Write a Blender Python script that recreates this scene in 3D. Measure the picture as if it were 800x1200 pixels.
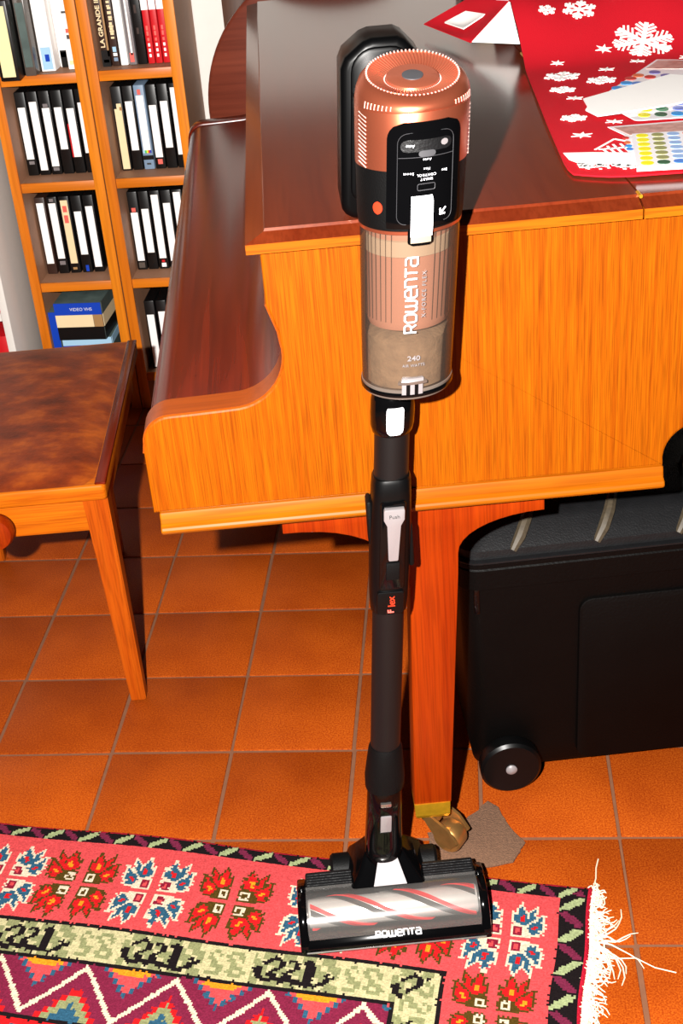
import bpy, bmesh, math, random
from mathutils import Vector, Matrix
random.seed(7)
for o in list(bpy.data.objects): bpy.data.objects.remove(o)
SC = bpy.context.scene
COL = SC.collection
PI = math.pi
sin, cos, rad = math.sin, math.cos, math.radians

# ------------------------------------------------------------------ camera
YAW, PITCH, ROLL = -0.1114338, 0.5299756, -0.0862549
FPIX = 1577.294
CAM = Vector((0.79927, -1.66674, 1.42832))
fw = Vector((sin(YAW)*cos(PITCH), cos(YAW)*cos(PITCH), -sin(PITCH)))
r0 = Vector((cos(YAW), -sin(YAW), 0)); u0 = r0.cross(fw)
rt = r0*cos(ROLL) + u0*sin(ROLL); up = -r0*sin(ROLL) + u0*cos(ROLL)
cd = bpy.data.cameras.new('camera'); cam = bpy.data.objects.new('camera', cd); COL.objects.link(cam)
cd.sensor_fit = 'VERTICAL'; cd.sensor_height = 36; cd.lens = FPIX/1200*36; cd.clip_start = 0.05
M = Matrix((rt, up, -fw)).transposed().to_4x4(); M.translation = CAM
cam.matrix_world = M
SC.camera = cam

# ------------------------------------------------------------------ light: camera flash + a little room light
w = bpy.data.worlds.new('room_light'); SC.world = w; w.use_nodes = True
w.node_tree.nodes['Background'].inputs[0].default_value = (1.0, 0.93, 0.85, 1)
w.node_tree.nodes['Background'].inputs[1].default_value = 0.006
fl = bpy.data.lights.new('camera_flash', 'POINT'); fl.energy = 560; fl.shadow_soft_size = 0.014
fl.color = (1.0, 0.965, 0.92)
flo = bpy.data.objects.new('camera_flash', fl); COL.objects.link(flo)
flo.location = CAM - rt*0.165 + up*0.05 - fw*0.02
SC.view_settings.view_transform = 'Standard'; SC.view_settings.look = 'None'
SC.view_settings.gamma = 1; SC.view_settings.use_curve_mapping = False
SC.view_settings.exposure = 0.0

# ------------------------------------------------------------------ helpers
def lin(c):
    return tuple(((x/255)/12.92 if x/255 <= .04045 else ((x/255+.055)/1.055)**2.4) for x in c)
def A(r, g, b, k=1.0):
    return tuple(min(1.0, x*k) for x in lin((r, g, b))) + (1.0,)

def new_mat(name):
    m = bpy.data.materials.new(name); m.use_nodes = True
    nt = m.node_tree; return m, nt, nt.nodes['Principled BSDF']
def plain(name, col, rough=.5, metal=0, spec=.5, coat=0, var=.0, scale=40, bump=0, bscale=300):
    m, nt, b = new_mat(name)
    b.inputs['Base Color'].default_value = col
    b.inputs['Roughness'].default_value = rough; b.inputs['Metallic'].default_value = metal
    b.inputs['Specular IOR Level'].default_value = spec; b.inputs['Coat Weight'].default_value = coat
    tc = nt.nodes.new('ShaderNodeTexCoord')
    nz = nt.nodes.new('ShaderNodeTexNoise'); nz.inputs['Scale'].default_value = scale; nz.inputs['Detail'].default_value = 4
    nt.links.new(tc.outputs['Object'], nz.inputs['Vector'])
    mx = nt.nodes.new('ShaderNodeMix'); mx.data_type = 'RGBA'
    mx.inputs['A'].default_value = tuple(x*(1-var) for x in col[:3])+(1,)
    mx.inputs['B'].default_value = tuple(min(1, x*(1+var)) for x in col[:3])+(1,)
    nt.links.new(nz.outputs['Fac'], mx.inputs['Factor']); nt.links.new(mx.outputs['Result'], b.inputs['Base Color'])
    if bump:
        n2 = nt.nodes.new('ShaderNodeTexNoise'); n2.inputs['Scale'].default_value = bscale; n2.inputs['Detail'].default_value = 3
        nt.links.new(tc.outputs['Object'], n2.inputs['Vector'])
        bp = nt.nodes.new('ShaderNodeBump'); bp.inputs['Strength'].default_value = bump; bp.inputs['Distance'].default_value = .002
        nt.links.new(n2.outputs['Fac'], bp.inputs['Height']); nt.links.new(bp.outputs['Normal'], b.inputs['Normal'])
    return m
def ramp(nt, stops):
    r = nt.nodes.new('ShaderNodeValToRGB'); e = r.color_ramp.elements
    while len(e) < len(stops): e.new(.5)
    for i, (p, c) in enumerate(stops): e[i].position = p; e[i].color = c
    return r
def wood(name, c1, c2, grain='Z', fine=260, rough=.3, spec=.5, coat=.0, stretch=.035, pore=.25, bands=None, tint=None):
    m, nt, b = new_mat(name)
    if tint: b.inputs['Specular Tint'].default_value = tint
    tc = nt.nodes.new('ShaderNodeTexCoord'); mp = nt.nodes.new('ShaderNodeMapping')
    s = [1, 1, 1]; s['XYZ'.index(grain)] = stretch
    mp.inputs['Scale'].default_value = s
    nt.links.new(tc.outputs['Object'], mp.inputs['Vector'])
    n1 = nt.nodes.new('ShaderNodeTexNoise'); n1.inputs['Scale'].default_value = fine; n1.inputs['Detail'].default_value = 3
    n2 = nt.nodes.new('ShaderNodeTexNoise'); n2.inputs['Scale'].default_value = bands or fine*.11; n2.inputs['Detail'].default_value = 5; n2.inputs['Distortion'].default_value = .3
    for n in (n1, n2): nt.links.new(mp.outputs['Vector'], n.inputs['Vector'])
    r2 = ramp(nt, [(.32, c1), (.68, c2)]); nt.links.new(n2.outputs['Fac'], r2.inputs['Fac'])
    r1 = ramp(nt, [(.38, (1-pore*1.6, 1-pore*1.8, 1-pore*2, 1)), (.56, (1, 1, 1, 1))]); nt.links.new(n1.outputs['Fac'], r1.inputs['Fac'])
    mx = nt.nodes.new('ShaderNodeMix'); mx.data_type = 'RGBA'; mx.blend_type = 'MULTIPLY'; mx.inputs['Factor'].default_value = 1
    nt.links.new(r2.outputs['Color'], mx.inputs['A']); nt.links.new(r1.outputs['Color'], mx.inputs['B'])
    nt.links.new(mx.outputs['Result'], b.inputs['Base Color'])
    b.inputs['Roughness'].default_value = rough; b.inputs['Specular IOR Level'].default_value = spec
    b.inputs['Coat Weight'].default_value = coat; b.inputs['Coat Roughness'].default_value = .08
    return m
def clear(name, tint, gloss=.12, rough=.06, opac=.0, opcol=(0.2, .15, .1, 1)):
    """thin clear plastic: tinted see-through + a glossy skin + a little haze"""
    m, nt, b = new_mat(name); nt.nodes.remove(b)
    out = nt.nodes['Material Output']
    t = nt.nodes.new('ShaderNodeBsdfTransparent'); t.inputs[0].default_value = tint
    g = nt.nodes.new('ShaderNodeBsdfGlossy'); g.inputs['Roughness'].default_value = rough
    d = nt.nodes.new('ShaderNodeBsdfDiffuse'); d.inputs[0].default_value = opcol
    m1 = nt.nodes.new('ShaderNodeMixShader'); m1.inputs[0].default_value = opac
    nt.links.new(t.outputs[0], m1.inputs[1]); nt.links.new(d.outputs[0], m1.inputs[2])
    m2 = nt.nodes.new('ShaderNodeMixShader')
    fr = nt.nodes.new('ShaderNodeFresnel'); fr.inputs[0].default_value = 1.16
    ma = nt.nodes.new('ShaderNodeMath'); ma.operation = 'ADD'; ma.inputs[1].default_value = gloss*.3
    nt.links.new(fr.outputs[0], ma.inputs[0]); nt.links.new(ma.outputs[0], m2.inputs[0])
    nt.links.new(m1.outputs[0], m2.inputs[1]); nt.links.new(g.outputs[0], m2.inputs[2])
    nt.links.new(m2.outputs[0], out.inputs['Surface'])
    return m

def obj(name, bm, mat, parent=None, smooth=40, loc=None, rz=None):
    me = bpy.data.meshes.new(name)
    bmesh.ops.recalc_face_normals(bm, faces=bm.faces[:])
    bm.to_mesh(me); bm.free()
    mats = mat if isinstance(mat, (list, tuple)) else [mat]
    for x in mats: me.materials.append(x)
    if smooth:
        for p in me.polygons: p.use_smooth = True
        me.set_sharp_from_angle(angle=rad(smooth))
    o = bpy.data.objects.new(name, me); COL.objects.link(o)
    if parent: o.parent = parent
    if loc is not None: o.location = loc
    if rz is not None: o.rotation_euler[2] = rz
    return o
def tag(o, label, cat, group=None, kind=None):
    o['label'] = label; o['category'] = cat
    if group: o['group'] = group
    if kind: o['kind'] = kind
    return o
def thing(name, label, cat, loc=(0, 0, 0), rz=0, group=None):
    o = bpy.data.objects.new(name, None); COL.objects.link(o); o.empty_display_size = .05
    o.location = loc; o.rotation_euler[2] = rz
    return tag(o, label, cat, group)
def struct(o): o['kind'] = 'structure'; return o

def box(bm, x0, x1, y0, y1, z0, z1, bev=0, seg=2, mi=0, M=None):
    t = bmesh.new()
    v = [t.verts.new(p) for p in ((x0,y0,z0),(x1,y0,z0),(x1,y1,z0),(x0,y1,z0),(x0,y0,z1),(x1,y0,z1),(x1,y1,z1),(x0,y1,z1))]
    for f in ((3,2,1,0),(4,5,6,7),(0,1,5,4),(1,2,6,5),(2,3,7,6),(3,0,4,7)): t.faces.new([v[i] for i in f])
    if bev: bmesh.ops.bevel(t, geom=t.edges[:], offset=bev, segments=seg, profile=.5, affect='EDGES')
    return merge(bm, t, mi, M)
def merge(bm, t, mi=0, M=None):
    if M is not None: bmesh.ops.transform(t, matrix=M, verts=t.verts[:])
    mp = {}
    for v in t.verts: mp[v] = bm.verts.new(v.co)
    for f in t.faces:
        try: g = bm.faces.new([mp[v] for v in f.verts]); g.material_index = mi if mi else f.material_index
        except ValueError: pass
    t.free(); return bm
def BX(*a, **k): return box(bmesh.new(), *a, **k)
def prism(bm, poly, a0, a1, axis='Y', bev=0, seg=2, mi=0, M=None):
    """poly in the two other axes (XZ for Y, XY for Z, YZ for X), extruded a0..a1"""
    t = bmesh.new()
    def P(p, a):
        return {'Y': (p[0], a, p[1]), 'Z': (p[0], p[1], a), 'X': (a, p[0], p[1])}[axis]
    lo = [t.verts.new(P(p, a0)) for p in poly]; hi = [t.verts.new(P(p, a1)) for p in poly]
    n = len(poly); f0 = t.faces.new(lo); f1 = t.faces.new(hi[::-1])
    for i in range(n): t.faces.new([lo[i], lo[(i+1) % n], hi[(i+1) % n], hi[i]])
    bmesh.ops.recalc_face_normals(t, faces=t.faces[:])
    if bev:
        ed = list(set(f0.edges[:]+f1.edges[:]))
        bmesh.ops.bevel(t, geom=ed, offset=bev, segments=seg, profile=.5, affect='EDGES')
    return merge(bm, t, mi, M)
def PR(*a, **k): return prism(bmesh.new(), *a, **k)
def rrect(x0, x1, y0, y1, r, n=6):
    rr = r if isinstance(r, (list, tuple)) else (r,)*4
    out = []
    for (cx, cy, a, q) in ((x1-rr[0], y0+rr[0], -90, rr[0]), (x1-rr[1], y1-rr[1], 0, rr[1]), (x0+rr[2], y1-rr[2], 90, rr[2]), (x0+rr[3], y0+rr[3], 180, rr[3])):
        for i in range(n+1):
            t = rad(a+90*i/n); out.append((cx+q*cos(t), cy+q*sin(t)))
    return out
def arc(cx, cy, r, a0, a1, n=8, ry=None):
    ry = ry or r
    return [(cx+r*cos(rad(a0+(a1-a0)*i/n)), cy+ry*sin(rad(a0+(a1-a0)*i/n))) for i in range(n+1)]
def lathe(bm, prof, n=48, cap0=True, cap1=True, M=None, a0=0, a1=2*PI, mi=0, fn=None):
    """prof: (r,z) list; fn maps (r, angle, z)->xyz"""
    t = bmesh.new(); full = abs(a1-a0-2*PI) < 1e-6
    fn = fn or (lambda r, a, z: (r*cos(a), r*sin(a), z))
    rings = []
    for r, z in prof:
        rings.append([t.verts.new(fn(r, a0+(a1-a0)*i/n, z)) for i in range(n if full else n+1)])
    m = n if full else n
    for A_, B_ in zip(rings, rings[1:]):
        for i in range(m):
            j = (i+1) % len(A_); t.faces.new([A_[i], A_[j], B_[j], B_[i]])
    if cap0 and full: t.faces.new(rings[0][::-1])
    if cap1 and full: t.faces.new(rings[-1])
    return merge(bm, t, mi, M)
def LA(*a, **k): return lathe(bmesh.new(), *a, **k)
def tube(bm, pts, r, n=6, mi=0, M=None):
    t = bmesh.new(); rings = []; pts = [Vector(p) for p in pts]; prev = None
    for i, p in enumerate(pts):
        d = (pts[min(i+1, len(pts)-1)]-pts[max(i-1, 0)]).normalized()
        a = prev if prev is not None else (Vector((0, 0, 1)) if abs(d.z) < .9 else Vector((1, 0, 0)))
        x = (a-d*a.dot(d)).normalized(); y = d.cross(x); prev = x
        rr = r[i] if isinstance(r, (list, tuple)) else r
        rings.append([t.verts.new(p+x*rr*cos(2*PI*k/n)+y*rr*sin(2*PI*k/n)) for k in range(n)])
    for A_, B_ in zip(rings, rings[1:]):
        for i in range(n): t.faces.new([A_[i], A_[(i+1) % n], B_[(i+1) % n], B_[i]])
    t.faces.new(rings[0][::-1]); t.faces.new(rings[-1])
    return merge(bm, t, mi, M)
def text_bm(s, size, ex=.0004, align='CENTER', sx=1.0, space=1.0, shear=0, bold=0):
    cu = bpy.data.curves.new('lettering', 'FONT'); cu.body = s; cu.size = size; cu.align_x = align; cu.align_y = 'CENTER'
    cu.extrude = ex; cu.space_character = space; cu.shear = shear; cu.resolution_u = 3; cu.offset = bold
    o = bpy.data.objects.new('lettering', cu)
    me = bpy.data.meshes.new_from_object(o)
    t = bmesh.new(); t.from_mesh(me); bpy.data.meshes.remove(me); bpy.data.objects.remove(o); bpy.data.curves.remove(cu)
    for v in t.verts: v.co.x *= sx
    return t
def warp(bm, fn):
    for v in bm.verts: v.co = fn(v.co)
    return bm

# ------------------------------------------------------------------ materials
K = 1.0
def m_tile():
    m, nt, b = new_mat('terracotta')
    ge = nt.nodes.new('ShaderNodeNewGeometry'); oi = nt.nodes.new('ShaderNodeObjectInfo')
    n1 = nt.nodes.new('ShaderNodeTexNoise'); n1.inputs['Scale'].default_value = 420; n1.inputs['Detail'].default_value = 2
    n2 = nt.nodes.new('ShaderNodeTexNoise'); n2.inputs['Scale'].default_value = 9; n2.inputs['Detail'].default_value = 4
    for n in (n1, n2): nt.links.new(ge.outputs['Position'], n.inputs['Vector'])
    r1 = ramp(nt, [(.35, A(174, 66, 11, .56)), (.7, A(214, 104, 26, .62))]); nt.links.new(n1.outputs['Fac'], r1.inputs['Fac'])
    r2 = ramp(nt, [(.3, (.80, .72, .68, 1)), (.62, (1, 1, 1, 1))]); nt.links.new(n2.outputs['Fac'], r2.inputs['Fac'])
    mx = nt.nodes.new('ShaderNodeMix'); mx.data_type = 'RGBA'; mx.blend_type = 'MULTIPLY'; mx.inputs['Factor'].default_value = 1
    nt.links.new(r1.outputs['Color'], mx.inputs['A']); nt.links.new(r2.outputs['Color'], mx.inputs['B'])
    r3 = ramp(nt, [(0, (.80, .76, .72, 1)), (1, (1.1, 1.1, 1.1, 1))]); nt.links.new(oi.outputs['Random'], r3.inputs['Fac'])
    m2 = nt.nodes.new('ShaderNodeMix'); m2.data_type = 'RGBA'; m2.blend_type = 'MULTIPLY'; m2.inputs['Factor'].default_value = 1
    nt.links.new(mx.outputs['Result'], m2.inputs['A']); nt.links.new(r3.outputs['Color'], m2.inputs['B'])
    nt.links.new(m2.outputs['Result'], b.inputs['Base Color'])
    b.inputs['Roughness'].default_value = .45; b.inputs['Specular IOR Level'].default_value = .14
    bp = nt.nodes.new('ShaderNodeBump'); bp.inputs['Strength'].default_value = .12; bp.inputs['Distance'].default_value = .001
    nt.links.new(n1.outputs['Fac'], bp.inputs['Height']); nt.links.new(bp.outputs['Normal'], b.inputs['Normal'])
    return m
MT = dict(
    tile=m_tile(),
    grout=plain('grout', A(150, 95, 62, .5), .9, var=.25, scale=60),
    wall=plain('white_plaster', A(226, 221, 214), .85, spec=.2, var=.03),
    ppanel=wood('teak_veneer', A(204, 94, 3, .36), A(218, 116, 6, .40), 'Z', 900, .42, .10, pore=.22, stretch=.016, bands=170),
    plid=wood('mahogany_lid', A(122, 42, 18, .50), A(142, 56, 26, .50), 'Y', 240, .17, .38, 0, pore=.10, tint=(1, .84, .72, 1)),
    plidedge=wood('lid_edge_wood', A(208, 104, 6, .42), A(226, 124, 14, .45), 'X', 330, .4, .15, pore=.2),
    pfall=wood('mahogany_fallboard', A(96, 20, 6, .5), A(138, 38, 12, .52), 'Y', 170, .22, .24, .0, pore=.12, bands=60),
    parm=wood('arm_top_wood', A(190, 80, 10, .44), A(208, 94, 14, .46), 'X', 240, .34, .22, pore=.1),
    pmould=wood('moulding_wood', A(206, 104, 6, .40), A(226, 128, 14, .44), 'X', 220, .27, .35, .0, pore=.14),
    pleg=wood('leg_mahogany', A(186, 54, 4, .38), A(202, 70, 6, .42), 'Z', 520, .4, .12, pore=.15, stretch=.02, bands=70),
    pdark=plain('piano_inside', (.02, .01, .006, 1), .6),
    brass=plain('brass', A(232, 176, 40, .9), .34, .75, var=.25, scale=120),
    oldbrass=plain('tarnished_brass', A(190, 140, 80), .34, .85, var=.35, scale=60),
    bench=wood('bench_wood', A(204, 94, 8, .58), A(226, 120, 16, .62), 'X', 360, .34, .2, pore=.16, bands=60),
    benchleg=wood('bench_leg_wood', A(190, 76, 8, .58), A(208, 96, 14, .6), 'Z', 360, .34, .2, pore=.16, bands=60),
    shelf=wood('rack_pine', A(206, 104, 14, .9), A(226, 130, 24, .95), 'Z', 160, .4, .4, pore=.1),
    shelfx=wood('rack_pine_shelf', A(206, 104, 14, .9), A(226, 130, 24, .95), 'X', 160, .4, .4, pore=.1),
    shelfback=plain('rack_brown_board', A(160, 116, 88), .6, var=.1),
    black=plain('black_plastic', (.0014, .0014, .0015, 1), .34, spec=.2, var=.1),
    blackgloss=plain('black_gloss', (.0012, .0012, .0014, 1), .09, spec=.28),
    blackmatte=plain('black_matte', (.0014, .0015, .0016, 1), .55, spec=.14, bump=.2, bscale=500),
    handleblack=plain('satin_black', (.0010, .0010, .0011, 1), .33, spec=.09),
    tubegrey=plain('anodised_grey_tube', (.0075, .0064, .0064, 1), .45, .5),
    trunk=plain('black_trunk_plastic', (.0009, .0006, .0005, 1), .5, spec=.10, var=.5, scale=14, bump=.25, bscale=240),
    trunklid=plain('black_trunk_lid', (.0042, .0043, .0048, 1), .45, spec=.25, var=.4, scale=60, bump=.25, bscale=420),
    trunkrib=plain('dusty_rib', A(120, 104, 78, .22), .6, var=.6, scale=160),
    copper=plain('copper_paint', A(226, 120, 86, .66), .31, .85, spec=.5, var=.05, scale=500),
    copperin=plain('copper_dish', A(226, 124, 92, .6), .33, .7),
    copperlite=plain('bright_metal_slot', A(255, 205, 195, .7), .3, .4),
    silver=plain('silver_plastic', A(190, 182, 184, .45), .34, .25, var=.03),
    white=plain('white_plastic', A(240, 240, 245), .35),
    chrome=plain('chrome', (.42, .39, .36, 1), .2, .9),
    bin=clear('smoky_bin_plastic', (.84, .76, .70, 1), .10, .07, .14, (.18, .13, .10, 1)),
    window=clear('clear_head_window', (.92, .90, .88, 1), .25, .16, .12, (.42, .40, .38, 1)),
    cyclone=plain('copper_cyclone', A(220, 162, 138, .46), .45, .25),
    cycbeige=plain('filter_beige', A(206, 186, 160, .40), .6),
    dust=plain('grey_dust', A(156, 132, 104, .36), .95, var=.55, scale=75, bump=.6, bscale=200),
    rib=plain('dark_rib', (.03, .02, .016, 1), .4),
    roller=plain('silver_brush_roll', A(225, 221, 217), .3, .6),
    bristle=plain('black_bristle', (.03, .028, .026, 1), .7),
    redstripe=plain('red_bristle', A(220, 20, 26, .6), .6),
    orange=plain('orange_print', A(236, 62, 26, .5), .5),
    whiteprint=plain('white_print', A(235, 235, 242, .8), .5),
    greyprint=plain('grey_print', A(120, 120, 126, .22), .5),
    darkprint=plain('dark_print', (.03, .03, .03, 1), .5),
    case=plain('black_cassette', (.0045, .0040, .0040, 1), .35, spec=.35),
    paper=plain('white_paper', A(246, 243, 240), .75, var=.02),
    cream=plain('cream_paper', A(232, 208, 164), .7, var=.05),
    yellowp=plain('pale_yellow_paper', A(240, 226, 168), .7, var=.04),
    skyb=plain('pale_blue_print', A(160, 200, 226), .5),
    greyblue=plain('grey_blue_print', A(128, 152, 178, .85), .5),
    redbook=plain('red_cover', A(206, 18, 28, .9), .4),
    salmon=plain('salmon_print', A(232, 100, 88, .9), .5),
    bluebox=plain('blue_carton', A(16, 66, 184, .9), .3),
    tealpic=plain('picture_print', A(92, 108, 104, .8), .35, var=.7, scale=22),
    brownbook=plain('dark_brown_cover', A(56, 34, 26, .8), .4, var=.2),
    tanbook=plain('tan_strip', A(176, 134, 84, .8), .5),
    smokebox=plain('smoky_plastic_box', A(108, 98, 90, .6), .2, var=.4, scale=30),
    tiltwood=wood('tilt_top_wood', A(108, 44, 28, .75), A(132, 60, 40, .78), 'X', 120, .4, .4, pore=.12),
    darkwood=wood('dark_panel_wood', A(84, 52, 36, .62), A(104, 68, 48, .66), 'Z', 90, .5, .25, pore=.1),
    cloth=plain('red_cloth', A(228, 24, 42, .66), .85, spec=.15, var=.06, scale=500, bump=.3, bscale=900),
    clothback=plain('white_cloth_back', A(244, 240, 236), .85, spec=.2),
    feltpad=plain('brown_felt', A(150, 108, 80, .42), .95, var=.6, scale=260, bump=1, bscale=500),
)
def m_leather():
    m, nt, b = new_mat('mottled_leather')
    tc = nt.nodes.new('ShaderNodeTexCoord'); mp = nt.nodes.new('ShaderNodeMapping'); mp.inputs['Scale'].default_value = (1, 1.5, 1)
    nt.links.new(tc.outputs['Object'], mp.inputs['Vector'])
    n1 = nt.nodes.new('ShaderNodeTexNoise'); n1.inputs['Scale'].default_value = 13; n1.inputs['Detail'].default_value = 4; n1.inputs['Roughness'].default_value = .6
    nt.links.new(mp.outputs['Vector'], n1.inputs['Vector'])
    r = ramp(nt, [(.3, A(86, 26, 4, .78)), (.5, A(126, 46, 6, .84)), (.72, A(172, 80, 10, .9))]); nt.links.new(n1.outputs['Fac'], r.inputs['Fac'])
    nt.links.new(r.outputs['Color'], b.inputs['Base Color'])
    b.inputs['Roughness'].default_value = .42; b.inputs['Specular IOR Level'].default_value = .28
    n2 = nt.nodes.new('ShaderNodeTexNoise'); n2.inputs['Scale'].default_value = 260; nt.links.new(tc.outputs['Object'], n2.inputs['Vector'])
    bp = nt.nodes.new('ShaderNodeBump'); bp.inputs['Strength'].default_value = .25; bp.inputs['Distance'].default_value = .001
    nt.links.new(n2.outputs['Fac'], bp.inputs['Height']); nt.links.new(bp.outputs['Normal'], b.inputs['Normal'])
    return m
MT['leather'] = m_leather()
def m_attr():
    m, nt, b = new_mat('knotted_wool')
    at = nt.nodes.new('ShaderNodeAttribute'); at.attribute_name = 'knot'
    tc = nt.nodes.new('ShaderNodeTexCoord'); n = nt.nodes.new('ShaderNodeTexNoise'); n.inputs['Scale'].default_value = 420
    nt.links.new(tc.outputs['Object'], n.inputs['Vector'])
    r = ramp(nt, [(.3, (.72, .72, .72, 1)), (.7, (1.12, 1.12, 1.12, 1))]); nt.links.new(n.outputs['Fac'], r.inputs['Fac'])
    mx = nt.nodes.new('ShaderNodeMix'); mx.data_type = 'RGBA'; mx.blend_type = 'MULTIPLY'; mx.inputs['Factor'].default_value = 1
    nt.links.new(at.outputs['Color'], mx.inputs['A']); nt.links.new(r.outputs['Color'], mx.inputs['B'])
    nt.links.new(mx.outputs['Result'], b.inputs['Base Color'])
    b.inputs['Roughness'].default_value = .95; b.inputs['Specular IOR Level'].default_value = .1
    bp = nt.nodes.new('ShaderNodeBump'); bp.inputs['Strength'].default_value = .5; bp.inputs['Distance'].default_value = .0015
    nt.links.new(n.outputs['Fac'], bp.inputs['Height']); nt.links.new(bp.outputs['Normal'], b.inputs['Normal'])
    return m
MT['wool'] = m_attr()
MT['fringe'] = plain('cream_fringe', A(240, 226, 196, .8), .9, spec=.1, var=.15, scale=90)

# ------------------------------------------------------------------ floor, walls
floor = struct(obj('floor', BX(-1.6, 2.2, -2.2, 1.5, -.05, -.0022), MT['grout']))
tb = BX(-.0974, .0974, -.0974, .0974, -.012, 0, bev=.0022, seg=2)
t0 = None
for i in range(-6, 9):
    for j in range(-6, 7):
        if t0 is None: t0 = o = obj('tile', tb, MT['tile'], floor)
        else: o = t0.copy(); COL.objects.link(o); o.parent = floor
        o.location = (.2*i+.1+random.uniform(-.001, .001), .2*j+.1+random.uniform(-.001, .001), 0)
        o.rotation_euler[2] = random.uniform(-.004, .004) + random.choice((0, 1, 2, 3))*PI/2
struct(obj('wall_back', BX(-1.6, 2.2, 1.5, 1.6, -.05, 2.6), MT['wall']))

# ------------------------------------------------------------------ piano (own frame: x along the near side, y along the keyboard, z up)
TH = rad(7.3); PO = Vector((0.420, -0.282, 0))
piano = thing('piano', 'glossy mahogany piano with closed keyboard lid and orange veneer end panel', 'piano', PO, TH)
def pworld(u, v, z): return PO + Vector((u*cos(TH)-v*sin(TH), u*sin(TH)+v*cos(TH), z))
PLEN = 1.385
def arm_outline(d=0.0):
    o = [(-.004, .618)]
    o += [(-.004+d, .70)]
    o += arc(.032, .712, .034-d, 180, 90, 8)
    o += [(.06, .7465-d), (.095, .7475-d)]
    o += arc(.108, .8115, .0635+d, -84, 12, 12)
    o += [(.1685+d*.6, .838), (.158+d, .872), (.158+d, .9355)]
    return o
END = 1.02
side = arm_outline() + [(END, .9355), (END, .72)] + [(.70, .69), (.665, .672)] + arc(.662, .628, .044, 92, 190, 8)[1:] + [(.6185, .618)]
obj('end_panel', PR(side, 0, .044, 'Y', bev=.003), [MT['ppanel']], piano, 0)
# the top of the near arm, a lighter solid-wood strip following the same curve
def strip(poly, y0, y1, th):
    bm = bmesh.new(); n = len(poly); rows = []
    for i, p in enumerate(poly):
        a = poly[max(i-1, 0)]; b = poly[min(i+1, n-1)]
        tx, ty = b[0]-a[0], b[1]-a[1]; L = math.hypot(tx, ty) or 1; nx, ny = -ty/L, tx/L
        rows.append([bm.verts.new((p[0]+nx*th, y0, p[1]+ny*th)), bm.verts.new((p[0]+nx*th, y1, p[1]+ny*th)), bm.verts.new((p[0]-nx*.003, y1, p[1]-ny*.003)), bm.verts.new((p[0]-nx*.003, y0, p[1]-ny*.003))])
    for a, b in zip(rows, rows[1:]):
        for k in range(4): bm.faces.new([a[k], a[(k+1) % 4], b[(k+1) % 4], b[k]])
    bm.faces.new(rows[0][::-1]); bm.faces.new(rows[-1])
    return bm
ao = arm_outline()
obj('arm_cap', strip(ao[1:-1], .0015, .0445, .0012), MT['parm'], piano, 50)
fo = arm_outline(.004)
fall = fo + [(.22, .9355), (.22, .63), (0.01, .63)]
obj('fallboard', PR(fall[1:], .0452, PLEN-.0352, 'Y'), MT['pfall'], piano, 50)
obj('key_slip', PR([(-.006, .618), (-.006, .69), (.004, .70), (.02, .69), (.02, .618)], .0452, PLEN-.0352, 'Y', bev=.002), MT['pfall'], piano, 50)
obj('far_arm', PR(side, PLEN-.034, PLEN, 'Y', bev=.004), [MT['pfall']], piano, 30)
obj('case_body', BX(.225, 1.0, .046, PLEN-.036, .70, .934), MT['pdark'], piano)
# base moulding round the key bed
mo = [(x, z+.006) for x, z in [(.03, .616), (.0005, .616), (.0005, .6135), (-.0040, .6132), (-.0055, .6095), (-.0075, .6005), (-.0138, .5972), (-.0150, .5945), (-.0152, .5920), (-.0135, .5890), (-.0085, .5880), (-.0075, .585), (.03, .585)]]
obj('base_moulding', PR(mo, .003, .618, 'X', bev=.002), MT['pmould'], piano, 18)
obj('key_bed', BX(.006, .6, .02, PLEN-.02, .586, .66), MT['pleg'], piano)
# lid: front flap and main lid with a chamfered edge, hinge gap between them
def lid_part(name, u0, u1, leftch):
    bm = bmesh.new(); y0, y1 = -.014, PLEN+.062
    c = .021; z0, z1, z2 = .9365, .9475, .9575
    ring0 = [(u0, y0), (u1, y0), (u1, y1), (u0, y1)]
    ring1 = [(u0+(c if leftch else 0), y0+c), (u1, y0+c), (u1, y1-c), (u0+(c if leftch else 0), y1-c)]
    a = [bm.verts.new((x, y, z0)) for x, y in ring0]; b = [bm.verts.new((x, y, z1)) for x, y in ring0]
    e = [bm.verts.new((x, y, z2-.0030)) for x, y in ring1]
    ring2 = [(x+(.0014 if i in (0, 3) and leftch else 0), y+(.0014 if i < 2 else -.0014)) for i, (x, y) in enumerate(ring1)]
    d = [bm.verts.new((x, y, z2)) for x, y in ring2]
    bm.faces.new(a[::-1]); bm.faces.new(d)
    for p, q, mi in ((a, b, 1), (b, e, 0), (e, d, 0)):
        for i in range(4):
            f = bm.faces.new([p[i], p[(i+1) % 4], q[(i+1) % 4], q[i]]); f.material_index = mi
    return obj(name, bm, [MT['plid'], MT['plidedge']], piano, 25)
lid_part('front_lid', .1435, .5775, True)
lid_part('main_lid', .5795, END+.02, False)
for v in (.0, .35, .70, 1.05, 1.34):
    hb = bmesh.new(); tube(hb, [(.5785, v, .9572), (.5785, v+.05 if v else .016, .9572)], .0022, 8)
    obj('hinge', hb, MT['brass'], piano)
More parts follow.
